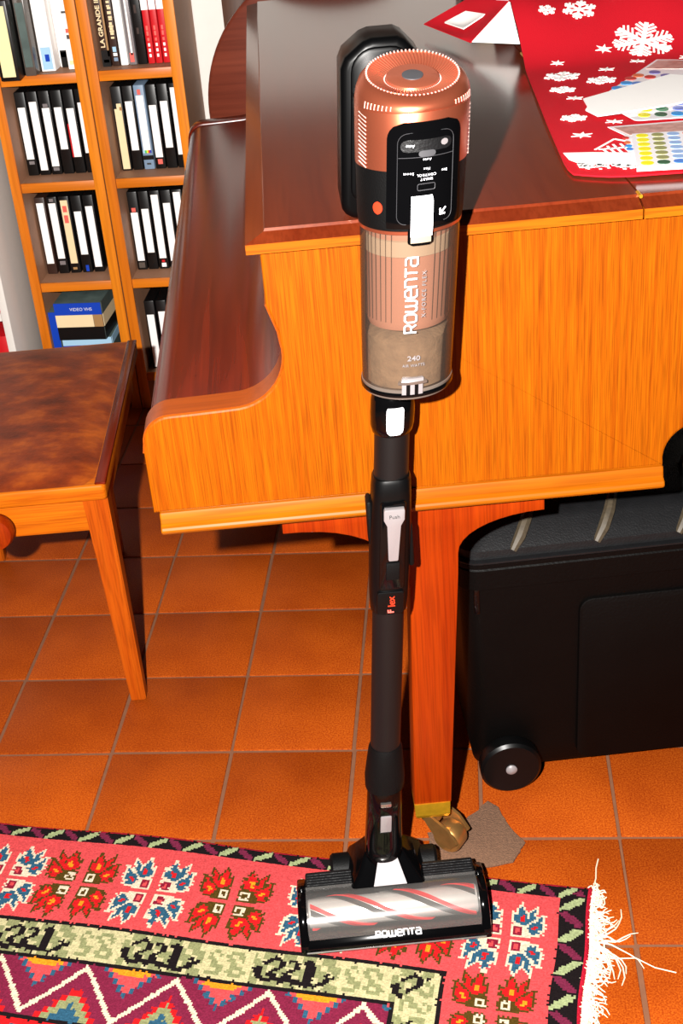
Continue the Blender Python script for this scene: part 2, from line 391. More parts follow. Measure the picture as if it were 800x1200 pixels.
# legs
lo = [(.148, .588), (.148, .5635)] + [(.172, .563)] + arc(.172, .465, .131, 88, 12, 9, .0975) + [(.302, .465), (.2905, .096), (.3435, .096), (.3655, .48)] + arc(.476, .512, .1095, 180, 92, 9, .051) + [(.476, .563), (.476, .588)]
def leg(vo, foot=True):
    obj('leg', PR(lo, vo, vo+.05, 'Y', bev=.003), MT['pleg'], piano, 30)
    fr = bmesh.new()
    t = bmesh.new()
    cx, cy = .316, vo+.024
    q = []
    for (hw, z) in ((.0255, .097), (.0245, .075), (.022, .069)):
        q.append([t.verts.new((cx+sx*hw, cy+sy*hw, z)) for sx, sy in ((-1,-1),(1,-1),(1,1),(-1,1))])
    t.faces.new(q[-1]); t.faces.new(q[0][::-1])
    for a, b in zip(q, q[1:]):
        for i in range(4): t.faces.new([a[i], a[(i+1) % 4], b[(i+1) % 4], b[i]])
    merge(fr, t)
    f = obj('ferrule', fr, MT['brass'], piano, 20)
    cb = bmesh.new()
    # fork: two cheeks curving down and trailing to the side, then the wheel between them
    D = Vector((.80, -.60, 0)); S = Vector((.60, .80, 0))
    base = Vector((cx, cy, 0))
    for s in (-1, 1):
        pts = [base+S*.017*s+D*-.008+Vector((0, 0, .069)), base+S*.018*s+D*.012+Vector((0, 0, .068)), base+S*.018*s+D*.036+Vector((0, 0, .055)), base+S*.018*s+D*.052+Vector((0, 0, .034)), base+S*.018*s+D*.040+Vector((0, 0, .020)), base+S*.017*s+D*.020+Vector((0, 0, .026)), base+S*.016*s+D*.002+Vector((0, 0, .050))]
        vs0 = [cb.verts.new(p-S*.0022*s) for p in pts]; vs1 = [cb.verts.new(p+S*.0022*s) for p in pts]
        cb.faces.new(vs0); cb.faces.new(vs1[::-1])
        for i in range(len(pts)): cb.faces.new([vs0[i], vs0[(i+1) % 7], vs1[(i+1) % 7], vs1[i]])
    tube(cb, [base+Vector((0, 0, .070)), base+Vector((0, 0, .052))], .016, 14)
    obj('caster_fork', cb, MT['oldbrass'], f, 40)
    Mx = Matrix.Translation(base+D*.030+Vector((0, 0, .0270))) @ S.to_track_quat('Z', 'Y').to_matrix().to_4x4()
    obj('caster_wheel', LA([(.008, -.013), (.0205, -.013), (.0225, -.010), (.0225, .010), (.0205, .013), (.008, .013)], 28, M=Mx), MT['oldbrass'], f, 40)
leg(.012); leg(PLEN-.10)

# ------------------------------------------------------------------ stick vacuum, built in the piano's frame, leaning on the lid edge
VB = pworld(.238, -.05, 0)
vac = thing('stick_vacuum', 'tall copper and black cordless stick vacuum leaning on the piano lid', 'vacuum', VB, TH)
OFF = Vector((-.238, .05, 0))
LEAN = .068
def ax_can(h): return Vector((.305+(h-.788)*LEAN, -.0735, h)) + OFF
def ax_tube(h): return Vector((.2435+(h-.134)*.0745, -.05, h)) + OFF
YC = rad(7)
def cyl(r, phi, h, ax=ax_can, yaw=YC):
    p = ax(h); return Vector((p.x+r*sin(phi+yaw), p.y-r*cos(phi+yaw), p.z))
def cyl_top(r, phi, h):
    p = cyl(r, phi, h); f = min(1.3, max(0, (h-1.104)/.019))
    p.z -= .0095*f*cos(phi)*r/.046; return p
def cl(prof, n=64, ax=ax_can, **k):
    return LA(prof, n, fn=lambda r, a, z: cyl_top(r, a, z) if ax is ax_can else cyl(r, a, z, ax), **k)
def patch(wf, h0, h1, r, r_in, nrow=16, ncol=14, c=0.0, ax=ax_can, yaw=YC):
    """curved plate on a cylinder: half angle wf(h), outer radius r (number or r(h)), rim down to r_in"""
    bm = bmesh.new(); rows = []; inn = []
    for i in range(nrow+1):
        h = h0+(h1-h0)*i/nrow; q = wf(h); cc = c
        if isinstance(q, tuple): cc, q = q
        R = r(h) if callable(r) else r; Ri = r_in(h) if callable(r_in) else r_in
        rows.append([bm.verts.new(cyl(R, cc-q+2*q*j/ncol, h, ax, yaw)) for j in range(ncol+1)])
        inn.append([bm.verts.new(cyl(Ri, cc-q+2*q*j/ncol, h, ax, yaw)) for j in range(ncol+1)])
    for a, b in zip(rows, rows[1:]):
        for j in range(ncol): bm.faces.new([a[j], a[j+1], b[j+1], b[j]])
    for i in range(nrow):
        bm.faces.new([rows[i][0], rows[i+1][0], inn[i+1][0], inn[i][0]])
        bm.faces.new([rows[i+1][-1], rows[i][-1], inn[i][-1], inn[i+1][-1]])
    for j in range(ncol):
        bm.faces.new([rows[0][j+1], rows[0][j], inn[0][j], inn[0][j+1]])
        bm.faces.new([rows[-1][j], rows[-1][j+1], inn[-1][j+1], inn[-1][j]])
    return bm
def rr_w(hw, h0, h1, rb, rt):
    """half width of a rounded rectangle at height h (rb, rt corner radii in metres-along-height, hw in radians with rad scale per metre)"""
    def f(h, r=.055):
        d = 0
        if h < h0+rb: x = (h0+rb-h); d = rb-math.sqrt(max(0, rb*rb-x*x))
        if h > h1-rt: x = (h-(h1-rt)); d = rt-math.sqrt(max(0, rt*rt-x*x))
        return max(hw-d/r, .004)
    return f
def tri(l): return l
# bin, upwards
obj('bin_floor', cl([(.020, .7955), (.040, .7935), (.0480, .7975), (.0495, .8015), (.0497, .8085), (.0485, .8090)], cap1=False), MT['smokebox'], vac)
obj('bin_rim', cl([(.0490, .8010), (.0502, .8005), (.0505, .8040), (.0502, .8055), (.0490, .8055)], cap0=False, cap1=False), MT['blackgloss'], vac)
obj('dust_bin', cl([(.0488, .806), (.0500, .86), (.0512, .93), (.0520, .9840)], cap0=False, cap1=False), MT['bin'], vac)
obj('dust_pile', cl([(.036, .8055), (.0450, .809), (.0458, .83), (.0450, .862), (.038, .866), (.020, .868)], 48), MT['dust'], vac)
obj('cyclone', cl([(.020, .868), (.033, .8695), (.0425, .8745), (.0448, .882), (.0450, .954), (.0455, .956), (.0450, .984)], 64), MT['cyclone'], vac)
obj('filter_ring', cl([(.0451, .9545), (.0470, .9555), (.0470, .9715), (.0451, .9725)], 64, cap0=False, cap1=False), MT['cycbeige'], vac)
rb = bmesh.new()
for k in range(46):
    a = 2*PI*(k+.5)/46
    if abs(((a+PI-rad(-11)) % (2*PI))-PI) < rad(24): continue
    tube(rb, [cyl(.0462, a, .884), cyl(.0488, a, .980)], .00032, 4)
obj('bin_ribs', rb, MT['rib'], vac)
# motor housing
obj('black_band', cl([(.0515, .9845), (.0535, .9850), (.0545, .992), (.0556, 1.03), (.0562, 1.0455), (.055, 1.046)], cap0=False, cap1=False), MT['blackmatte'], vac)
obj('copper_lip', cl([(.0515, .9812), (.0533, .9812), (.0536, .9845), (.0515, .9850)], cap0=False, cap1=False), MT['copper'], vac)
obj('motor_housing', cl([(.0550, 1.0455), (.0566, 1.0458), (.0572, 1.075), (.0573, 1.1015), (.0570, 1.1020), (.0574, 1.1025), (.0573, 1.108), (.0560, 1.1155), (.0528, 1.1225), (.0475, 1.1268), (.0460, 1.1272)], cap0=False, cap1=False), MT['copper'], vac)
obj('intake_dish', cl([(.0460, 1.1272), (.0440, 1.1262), (.0300, 1.1205), (.0265, 1.1205), (.0262, 1.1235), (.0250, 1.1245), (.006, 1.1245)], cap0=False), MT['copperin'], vac)
gb = bmesh.new()
for k in range(72):
    a = 2*PI*k/72
    tube(gb, [cyl_top(.0285, a, 1.1212), cyl_top(.036, a+.05, 1.1238), cyl_top(.0445, a+.12, 1.1272)], .0007, 4)
obj('intake_grille', gb, MT['copperin'], vac)
sb = bmesh.new()
for k in range(72):
    a = 2*PI*k/72
    tube(sb, [cyl_top(.0447, a, 1.1270), cyl_top(.0462, a, 1.1278)], .0009, 5)
    if k % 2 == 0 or True: tube(sb, [cyl_top(.0272, a, 1.1208), cyl_top(.0285, a, 1.1210)], .0007, 4)
obj('grille_beads', sb, MT['copperlite'], vac)
obj('maker_badge', LA([(.0105, 1.1243), (.0105, 1.1254), (.009, 1.1256)], 40, fn=lambda r, a, z: cyl_top(r, a, z)), MT['greyprint'], vac)
for sg in (-1, 1):
    vb = bmesh.new()
    for k in range(8):   # slits on the shoulder
        a = rad(sg*(34+k*4.6)); tube(vb, [cyl_top(.0575, a, 1.1040), cyl_top(.0566, a, 1.1125)], .0007, 4)
    for k in range(13):  # slanted slits low on the side
        h = 1.096-k*.0040; tube(vb, [cyl(.0572, rad(sg*(82 if sg > 0 else 78)), h+.0030), cyl(.0573, rad(sg*(70 if sg > 0 else 64)), h-.001)], .0008, 4)
    obj('side_vents', vb, MT['copperlite'], vac)
# control panel
pc_ = rad(2)
panel = obj('control_panel', patch(rr_w(rad(39), .978, 1.0935, .001, .016), .9890, 1.0935, lambda h: .0588-.002*max(0, (.995-h)/.012), .053, 28, 20, pc_), MT['blackgloss'], vac, 50)
disp = obj('display', patch(rr_w(rad(28), .994, 1.0835, .008, .010), .994, 1.0835, .0596, .0565, 28, 16, pc_), MT['blackgloss'], panel, 50)
def outline(hw, h0, h1, rbt, rtp, R, th, c=pc_, n=26):
    f = rr_w(hw, h0, h1, rbt, rtp); L = []; Rr = []
    for i in range(n+1):
        h = h0+(h1-h0)*(.5-.5*cos(PI*i/n)); L.append(cyl(R, c-f(h), h)); Rr.append(cyl(R, c+f(h), h))
    bm = bmesh.new(); tube(bm, L+Rr[::-1]+[L[0]], th, 4); return bm
obj('display_frame', outline(rad(28), .994, 1.0835, .008, .010, .0597, .00025), MT['greyprint'], panel)
def cyl_text(s, size, phi, h, R, flip=False, vertical=False, **k):
    t = text_bm(s, size, .0003, **k)
    def f(co):
        x, y = co.x, co.y
        if flip: x, y = -x, -y
        if vertical: x, y = -y, x
        return cyl(R+co.z, phi+x/R, h+y)
    return warp(t, f)
DR = .0600
for s, sz, ph, h in (('Auto', .0036, 2, 1.0575), ('Max', .0034, 2, 1.0485), ('Boost', .0036, -15, 1.0445), ('Eco', .0036, 20, 1.0445), ('CONTROL', .0035, 2, 1.0425), ('SMART', .0035, 2, 1.0385)):
    obj('lettering', cyl_text(s, sz, rad(ph), h, DR, flip=True, space=1.25), MT['whiteprint'], panel)
bt = obj('battery_icon', outline(rad(8.5), 1.0275, 1.0338, .0016, .0016, DR, .0004), MT['greyprint'], panel)
ib = patch(lambda h: (rad(2)+pc_*0, rad(25)) , 1.0665, 1.0765, .0602, .058, 2, 16, pc_)
ib.free()
obj('button_bar', patch(rr_w(rad(25), 1.0655, 1.0770, .0055, .0055), 1.0655, 1.0770, .0603, .058, 12, 14, pc_), MT['trunklid'], panel, 50)
obj('mode_button', patch(rr_w(rad(8), 1.0605, 1.0665, .0028, .0028), 1.0605, 1.0665, .0606, .058, 8, 8, pc_), MT['greyprint'], panel, 50)
obj('power_mark', patch(rr_w(rad(3.6), 1.0690, 1.0752, .0031, .0031), 1.0690, 1.0752, .0606, .058, 8, 6, pc_+rad(17)), MT['silver'], panel, 50)
obj('lettering', cyl_text('Auto', .0042, pc_-rad(16), 1.0715, .0606, flip=True), MT['whiteprint'], panel)
ln = bmesh.new(); tube(ln, [cyl(.0597, pc_+rad(-27+54*i/8), 1.0600) for i in range(9)], .0003, 4)
obj('display_line', ln, MT['greyprint'], panel)
am = bmesh.new()   # small white arrow mark at the lower right of the display
for pts in (((0, 0), (.0045, 0), (.0045, .0012), (.0022, .0012), (.0052, .0044), (.0044, .0052), (.0012, .0022), (.0012, .0045), (0, .0045)),):
    t = bmesh.new(); a = [t.verts.new((x-.0026, y-.0026, .0002)) for x, y in pts]; t.faces.new(a); merge(am, t)
obj('arrow_mark', warp(am, lambda co: cyl(DR+co.z, pc_+rad(17.5)+(co.x*1.5)/DR, 1.004-co.y*1.5*-1)), MT['whiteprint'], panel)
# red disc mark on the black band
obj('red_mark', patch(rr_w(rad(6), 1.0015, 1.0145, .0065, .0065), 1.0015, 1.0145, lambda h: .0552+(h-.99)*.022, .053, 12, 8, rad(-49)), MT['orange'], vac, 50)
# bin release tab
obj('release_tab', patch(lambda h: rad(10.2), .9815, 1.0240, lambda h: .0632-.9*max(0, h-1.018)-.15*max(0, .990-h), .055, 12, 8, rad(-2)), MT['white'], vac, 40)
obj('release_tab_seat', patch(rr_w(rad(13), .9710, .9880, .004, .001), .9710, .9880, .0570, .052, 8, 8, rad(-2)), MT['blackgloss'], vac, 40)
obj('release_tab_tip', patch(lambda h: rad(10), .9745, .9825, .0600, .055, 3, 8, rad(-2)), MT['cycbeige'], vac, 40)
# lettering on the bin: the maker's squared, rounded letters as ribbons
GL = dict(R=(.95, [[(0, 0), (0, 1), (.72, 1), (.9, .86), (.9, .6), (.72, .45), (.2, .45)], [(.55, .45), (.95, 0)]]), O=(1.0, [[(.2, 0), (0, .2), (0, .8), (.2, 1), (.8, 1), (1, .8), (1, .2), (.8, 0), (.2, 0)]]), W=(1.4, [[(0, 1), (0, .2), (.18, 0), (.54, 0), (.7, .18), (.7, 1)], [(.7, .18), (.86, 0), (1.22, 0), (1.4, .2), (1.4, 1)]]), E=(1.0, [[(1, 0), (.2, 0), (0, .2), (0, .8), (.2, 1), (.8, 1), (1, .8), (1, .52), (.12, .52)]]), N=(.95, [[(0, 0), (0, 1), (.75, 1), (.95, .8), (.95, 0)]]), T=(.9, [[(-.1, 1), (1, 1)], [(.42, 1), (.42, 0)]]), A=(1.0, [[(.05, 1), (.8, 1), (1, .8), (1, 0), (.2, 0), (0, .16), (0, .40), (.2, .56), (.95, .56)]]))
def logo(word, length, height, w_=.2):
    bm = bmesh.new(); x = 0; gap = .34
    tot = sum(GL[c][0] for c in word)+gap*(len(word)-1); sx = length/tot; q = 0
    for c in word:
        for line in GL[c][1]:
            pts = [Vector(((p[0]+x)*sx-length/2, (p[1]-.5)*height)) for p in line]
            L, Rr = [], []; hw = w_*height/2
            for i, p in enumerate(pts):
                d0 = (p-pts[i-1]).normalized() if i else None; d1 = (pts[i+1]-p).normalized() if i < len(pts)-1 else None
                if line[0] == line[-1] and i in (0, len(pts)-1): d0 = (pts[-1]-pts[-2]).normalized(); d1 = (pts[1]-pts[0]).normalized()
                d = ((d0 or d1)+(d1 or d0)).normalized(); n_ = Vector((-d.y, d.x)); k = 1/max(.6, n_.dot(Vector((-(d0 or d1).y, (d0 or d1).x))))
                L.append(p+n_*hw*k); Rr.append(p-n_*hw*k)
            q += 1; z = .0003+q*.00001
            for i in range(len(pts)-1):
                bm.faces.new([bm.verts.new((*v, z)) for v in (Rr[i], Rr[i+1], L[i+1], L[i])])
        x += GL[c][0]+gap
    bmesh.ops.remove_doubles(bm, verts=bm.verts[:], dist=1e-6)
    return bm
obj('lettering', warp(logo('ROWENTA', .081, .0120, .15), lambda co: cyl(.0520+co.z, rad(-10)-co.y/.052, .9165+co.x)), MT['whiteprint'], vac, 0)
obj('lettering', cyl_text('X-FORCE FLEX', .0062, rad(5), .9165, .0520, vertical=True, space=1.28), MT['silver'], vac)
obj('lettering', cyl_text('240', .0078, rad(-5), .8455, .0502, sx=1.2, bold=.0001), MT['silver'], vac)
obj('lettering', cyl_text('AIR WATTS', .0043, rad(-5), .8375, .0501, space=1.1), MT['silver'], vac)
# bin catch
obj('bin_catch', patch(lambda h: rad(17), .8170, .8200, .0535, .047, 3, 8, rad(-6)), MT['chrome'], vac)
obj('catch_top', patch(lambda h: rad(13), .8200, .8235, .0522, .047, 3, 8, rad(-6)), MT['silver'], vac)
for c_ in (-16, -6, 4): obj('catch_bar', patch(lambda h: rad(2.6), .8045, .8170, .0513, .046, 4, 3, rad(c_)), MT['silver'], vac)
for c_ in (-11, -1): obj('catch_slot', patch(lambda h: rad(2.1), .8045, .8170, .0508, .046, 4, 3, rad(c_)), MT['black'], vac)
# handle with battery behind, over the lid
hp = rrect(.2555, .3400, .9640, 1.10, (.018, .001, .001, .018), 4)
hp = [p for p in hp if p[1] < 1.05] + []
hp = hp[:5] + [(.3400, 1.118), (.3375, 1.130), (.322, 1.146), (.314, 1.150), (.287, 1.150), (.278, 1.147), (.260, 1.133), (.2555, 1.122)] + hp[5:]
hp = [(x+OFF.x+(z-1.05)*LEAN, z) for x, z in hp]
hd = obj('handle', PR(hp, -.012+OFF.y, .062+OFF.y, 'Y', bev=.008, seg=3), MT['handleblack'], vac, 40)
hi = rrect(.266, .330, .985, 1.142, (.014, .024, .024, .014), 6)
hi = [(x+OFF.x+(z-1.05)*LEAN, z) for x, z in hi]
obj('handle_insert', PR(hi, -.018+OFF.y, -.010+OFF.y, 'Y', bev=.003), MT['handleblack'], hd, 40)
obj('handle_neck', PR([(.27+OFF.x, 1.04), (.335+OFF.x, 1.04), (.335+OFF.x, 1.10), (.27+OFF.x, 1.10)], -.04+OFF.y, -.008+OFF.y, 'Y', bev=.004), MT['black'], vac, 40)
# wand
def tl(prof, n=40, **k): return LA(prof, n, fn=lambda r, a, z: cyl(r, a, z, ax_tube, 0), **k)
obj('inlet_pipe', tl([(.019, .770), (.021, .79), (.021, .90)]), MT['black'], vac)
obj('neck_collar', tl([(.0205, .7265), (.0232, .729), (.0250, .737), (.0254, .752), (.0250, .768), (.0230, .778), (.019, .782)]), MT['blackgloss'], vac)
obj('collar_button', patch(rr_w(rad(21), .7330, .7655, .009, .0015), .7330, .7655, .0272, .0235, 14, 8, rad(2), ax_tube, 0), MT['white'], vac, 50)
obj('upper_tube', tl([(.0203, .655), (.0203, .735)]), MT['tubegrey'], vac)
# flex joint
fj = bmesh.new()
rings = []
def oval(h, hx, hy, dy=0, n=36, e=3.0):
    p = ax_tube(h)
    return [Vector((p.x+math.copysign(abs(cos(2*PI*i/n))**(2/e), cos(2*PI*i/n))*hx, p.y+dy+math.copysign(abs(sin(2*PI*i/n))**(2/e), sin(2*PI*i/n))*hy, h)) for i in range(n)]
def loft(secs):
    bm = bmesh.new(); R_ = [[bm.verts.new(p) for p in s] for s in secs]; n = len(R_[0])
    for a, b in zip(R_, R_[1:]):
        for i in range(n): bm.faces.new([a[i], a[(i+1) % n], b[(i+1) % n], b[i]])
    bm.faces.new(R_[0][::-1]); bm.faces.new(R_[-1]); return bm
joint = obj('flex_joint', loft([oval(.4855, .0205, .020), oval(.488, .0225, .022), oval(.505, .0238, .0235), oval(.545, .0246, .0245), oval(.60, .0246, .0250), oval(.650, .0236, .0240), oval(.667, .0228, .0228), oval(.671, .0212, .021)]), MT['black'], vac, 50)
tp = ax_tube(.60)
jb = bmesh.new()
box(jb, tp.x-.0270, tp.x-.020, tp.y-.010, tp.y+.016, .578, .640, bev=.004)
obj('hinge_cover', jb, MT['blackmatte'], joint)
jb = bmesh.new()
box(jb, tp.x+.019, tp.x+.0265, tp.y-.010, tp.y+.016, .545, .605, bev=.004)
obj('hinge_cover', jb, MT['blackmatte'], joint)
def fplate(poly, h_ref, y0, y1, bev=.0012):
    """flat plate on the front of the tube; poly in (x offset, height)"""
    pts = [(ax_tube(h).x+x, h) for x, h in poly]
    return PR(pts, ax_tube(h_ref).y+y0, ax_tube(h_ref).y+y1, 'Y', bev=bev)
obj('lever_recess', fplate(rrect(-.0140, .0160, .526, .646, .004), .6, -.0262, -.020), MT['blackgloss'], joint)
obj('push_lever', fplate([(-.0095, .640)] + [(-.0105, .638), (-.0105, .626), (-.0065, .618), (-.0042, .572), (-.003, .570), (.0070, .570), (.0078, .572), (.0100, .618), (.0140, .626), (.0140, .638), (.0130, .640)], .6, -.0335, -.0255), MT['silver'], joint)
obj('lettering', warp(text_bm('Push', .0068, .0003), lambda co: Vector((ax_tube(.631).x+.0018+co.x, ax_tube(.6).y-.0336-co.z, .6305+co.y))), MT['darkprint'], joint)
obj('lever_catch', fplate([(-.006, .540), (.010, .540), (.010, .564), (-.006, .564)], .6, -.0280, -.020), MT['blackmatte'], joint)
obj('joint_plate', fplate(rrect(-.0165, .0165, .4905, .522, .003), .6, -.0265, -.018), MT['black'], joint)
obj('lettering', warp(text_bm('F', .0105, .0003, bold=.0003), lambda co: Vector((ax_tube(.5).x+.0005-co.y, ax_tube(.6).y-.0267-co.z, .4945+co.x))), MT['salmon'], joint)
obj('lettering', warp(text_bm('lex', .0125, .0003, bold=.0002), lambda co: Vector((ax_tube(.5).x+.0020-co.y, ax_tube(.6).y-.0267-co.z, .5085+co.x))), MT['orange'], joint)
obj('lower_tube', tl([(.0197, .245), (.0197, .49)]), MT['tubegrey'], vac)
obj('lower_collar', loft([oval(.196, .0215, .0215, 0, e=2.2), oval(.200, .0262, .027, 0, e=2.2), oval(.215, .0268, .0275, 0, e=2.2), oval(.235, .0250, .0255, 0, e=2.2), oval(.262, .0224, .0224, 0, e=2), oval(.268, .0205, .0205, 0, e=2)]), MT['blackmatte'], vac, 50)
npart = obj('nozzle_neck', loft([oval(.072, .0240, .0220, -.006, e=2.4), oval(.085, .0262, .0262, -.004, e=2.4), oval(.105, .0255, .0265, 0, e=2.4), oval(.120, .0250, .0255, 0, e=2.4), oval(.15, .0240, .0240, 0, e=2.2), oval(.196, .0228, .0228, 0, e=2.2), oval(.199, .021, .021, 0, e=2.2)]), MT['blackgloss'], vac, 50)
obj('neck_button', fplate(rrect(-.0070, .0080, .1365, .1640, .002), .15, -.0285, -.0215), MT['silver'], npart)
obj('neck_tab', fplate(rrect(-.0072, .0074, .1790, .1850, .0015), .18, -.0270, -.0200), MT['chrome'], npart)
obj('neck_slot', fplate(rrect(-.0085, .0090, .1330, .1780, .002), .15, -.0262, -.0200), MT['blackgloss'], npart)
# floor head
HZ = .0105; HU0, HU1 = -.1200, .1330; HV0, HV1 = -.112, -.010
hx = .006
head = obj('head_base', BX(HU0+.004, HU1-.004, HV0+.004, HV1, HZ, HZ+.011, bev=.003), MT['black'], vac)
prof = [(HV1, HZ+.004), (HV1, .046), (HV1-.004, .0515)] + [(HV1-.030, .0615)] + arc(HV1-.052, .020, .0435, 62, 152, 10, .0425) + [(HV0+.004, .026), (HV0, .020), (HV0, HZ)]
obj('end_cap', PR(prof, HU0-.002, HU0+.011, 'X', bev=.003), MT['blackgloss'], head, 40)
obj('end_cap', PR(prof, HU1-.011, HU1+.002, 'X', bev=.003), MT['blackgloss'], head, 40)
wp = [(HV1-.030, .0610)] + arc(HV1-.052, .020, .0428, 60, 156, 14, .0418) + [(HV0+.008, .028)]
wb = bmesh.new(); rw = [[wb.verts.new((x, p[0], p[1])) for x in (HU0+.010, HU1-.010)] for p in wp]
for a, b in zip(rw, rw[1:]): wb.faces.new([a[0], a[1], b[1], b[0]])
obj('head_window', wb, MT['window'], head, 60)
rs = bmesh.new(); box(rs, HU0+.010, HU1-.010, HV1-.030, HV1+.001, .020, .0585, bev=.003)
obj('rear_strip', rs, MT['trunklid'], head)
rg = bmesh.new()
for a, b in ((HU0+.013, -.040), (.052, HU1-.013)):
    rg = bmesh.new()
    for k in range(5): tube(rg, [(a, HV1-.006-k*.0048, .0588), (b, HV1-.006-k*.0048, .0588)], .0009, 6)
    obj('rear_ribs', rg, MT['trunklid'], head)
obj('front_bumper', PR([(HV0-.001, HZ+.001), (HV0-.001, .018), (HV0+.003, .0245), (HV0+.012, .0300), (HV0+.013, .020), (HV0+.01, HZ+.001)], HU0+.006, HU1-.006, 'X', bev=.0015), MT['blackgloss'], head, 40)
fb = bmesh.new(); tube(fb, [(HU0+.006, HV0-.0015, HZ+.004), (HU1-.006, HV0-.0015, HZ+.004)], .0014, 6)
obj('bumper_line', fb, MT['chrome'], head)
obj('lettering', warp(logo('ROWENTA', .060, .0080, .24), lambda co: Vector((.010+co.x, HV0+.0072+co.y*.86, .0279+co.y*.5+co.z))), MT['whiteprint'], head, 0)
rc = Vector((0, HV1-.056, .0375))
def rl(r, a, z): return Vector((z, rc.y-r*cos(a), rc.z+r*sin(a)))
obj('brush_roll', LA([(.004, HU0+.012), (.0185, HU0+.012), (.0195, HU0+.014), (.0195, HU1-.014), (.0185, HU1-.012), (.004, HU1-.012)], 40, fn=rl), MT['roller'], head)
def spiral(a0, turn, wdt, r):
    bm = bmesh.new(); n = 60; rows = []
    for i in range(n+1):
        x = HU0+.015+(HU1-HU0-.030)*i/n; a = a0+turn*i/n
        rows.append([bm.verts.new(rl(rr_, a+d*wdt, x)) for d, rr_ in ((-1, .0190), (-.8, r), (.8, r), (1, .0190))])
    for p, q in zip(rows, rows[1:]):
        for k in range(3): bm.faces.new([p[k], p[k+1], q[k+1], q[k]])
    return bm
for k in range(3):
    obj('bristle_strip', spiral(k*2*PI/3+.9, -2*PI*.95, .22, .0212), MT['bristle'], head)
    obj('red_strip', spiral(k*2*PI/3+.9+.42, -2*PI*.95, .16, .0222), MT['redstripe'], head)
# knuckle, rear wheels, silver trim
kb = loft([[Vector((x, y, z)) for x, y in rrect(a, b, c, d, .005, 4)] for a, b, c, d, z in ((-.052, .058, HV1-.042, .036, .045), (-.046, .053, HV1-.041, .034, .0600), (-.036, .043, HV1-.026, .030, .070), (-.026, .030, HV1-.006, .024, .084), (-.020, .024, HV1+.004, .020, .092))])
obj('knuckle', kb, MT['blackgloss'], head, 40)
tq = [(.005-.0215, HV1-.0425, .0625), (.005+.0235, HV1-.0425, .0625), (.005+.0125, HV1-.0075, .0865), (.005-.0105, HV1-.0075, .0865)]
trim = obj('trim_plate', loft([[Vector(p) for p in tq], [Vector((x, y-.0020, z+.0030)) for x, y, z in tq]]), MT['silver'], head, 20)
for cx in (-.058, .060):
    obj('rear_wheel', LA([(.006, -.016), (.021, -.016), (.0245, -.012), (.0245, .012), (.021, .016), (.006, .016)], 28, fn=lambda r, a, z: Vector((cx+z, .012+r*cos(a), .0350+r*sin(a)))), MT['blackmatte'], head)
    obj('wheel_arm', BX(min(cx, 0)+.0, max(cx, 0), .004, .022, .030, .050, bev=.004), MT['black'], head)

# ------------------------------------------------------------------ bench
TB = rad(6.5); BO = Vector((.237, .113, 0))
bench = thing('piano_bench', 'wooden piano bench with mottled brown leather seat beside the piano', 'bench', BO, TB)
BWD, BLN = .36, .57
obj('seat_frame', PR([(x, y) for x, y in rrect(-BWD, 0, 0, BLN, .008, 4)], .4135, .4400, 'Z', bev=.004), MT['bench'], bench, 40)
cb = bmesh.new(); n = 20; rows = []
for i in range(n+1):
    row = []
    for j in range(n+1):
        a, b = i/n, j/n
        ex = (1-abs(2*a-1)**10)*(1-abs(2*b-1)**10)
        z = .4395+.010*ex+.006*(1-(2*a-1)**2)*(1-(2*b-1)**2)+.0012*sin(9*a+4*b)*ex
        row.append(cb.verts.new((-BWD+.0165+(BWD-.033)*a, .003+(BLN-.008)*b, z)))
    rows.append(row)
for i in range(n):
    for j in range(n): cb.faces.new([rows[i][j], rows[i+1][j], rows[i+1][j+1], rows[i][j+1]])
obj('leather_seat', cb, MT['leather'], bench, 80)
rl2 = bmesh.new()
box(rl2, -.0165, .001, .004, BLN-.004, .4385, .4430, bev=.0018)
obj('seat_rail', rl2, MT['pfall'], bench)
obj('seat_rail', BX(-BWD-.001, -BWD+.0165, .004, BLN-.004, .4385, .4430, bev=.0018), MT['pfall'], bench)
for a in ((-BWD+.03, -.03, .016, .034), (-BWD+.03, -.03, BLN-.034, BLN-.016), (-.034, -.016, .03, BLN-.03), (-BWD+.016, -BWD+.034, .03, BLN-.03)):
    obj('apron', BX(*a, .352, .4135, bev=.0015), MT['bench'], bench)
def bleg(xo, yo, sx, sy):
    bm = bmesh.new(); q = []
    for (w0, z, dx) in ((.040, .4135, 0), (.026, 0.002, 0)):
        xa = xo; xb = xo-sx*w0; ya = yo+ (.0 if z > .2 else .010)*sy; yb = ya+sy*w0
        q.append([bm.verts.new(p) for p in ((xa, ya, z), (xb, ya, z), (xb, yb, z), (xa, yb, z))])
    bm.faces.new(q[0]); bm.faces.new(q[1][::-1])
    for i in range(4): bm.faces.new([q[0][i], q[0][(i+1) % 4], q[1][(i+1) % 4], q[1][i]])
    bmesh.ops.bevel(bm, geom=bm.edges[:], offset=.002, segments=2, affect='EDGES')
    obj('leg', bm, MT['benchleg'], bench, 40)
bleg(-.002, .012, 1, 1); bleg(-BWD+.002, .012, -1, 1); bleg(-.088, BLN-.030, 1, -1); bleg(-BWD+.002, BLN-.012, -1, -1)
Mk = Matrix.Translation((-BWD/2, .016, .382)) @ Matrix.Rotation(rad(90), 4, 'X')
obj('height_knob', LA([(.010, 0), (.010, .012), (.024, .016), (.0300, .022), (.0305, .034), (.027, .042), (.012, .0455)], 32, M=Mk), MT['pleg'], bench, 50)

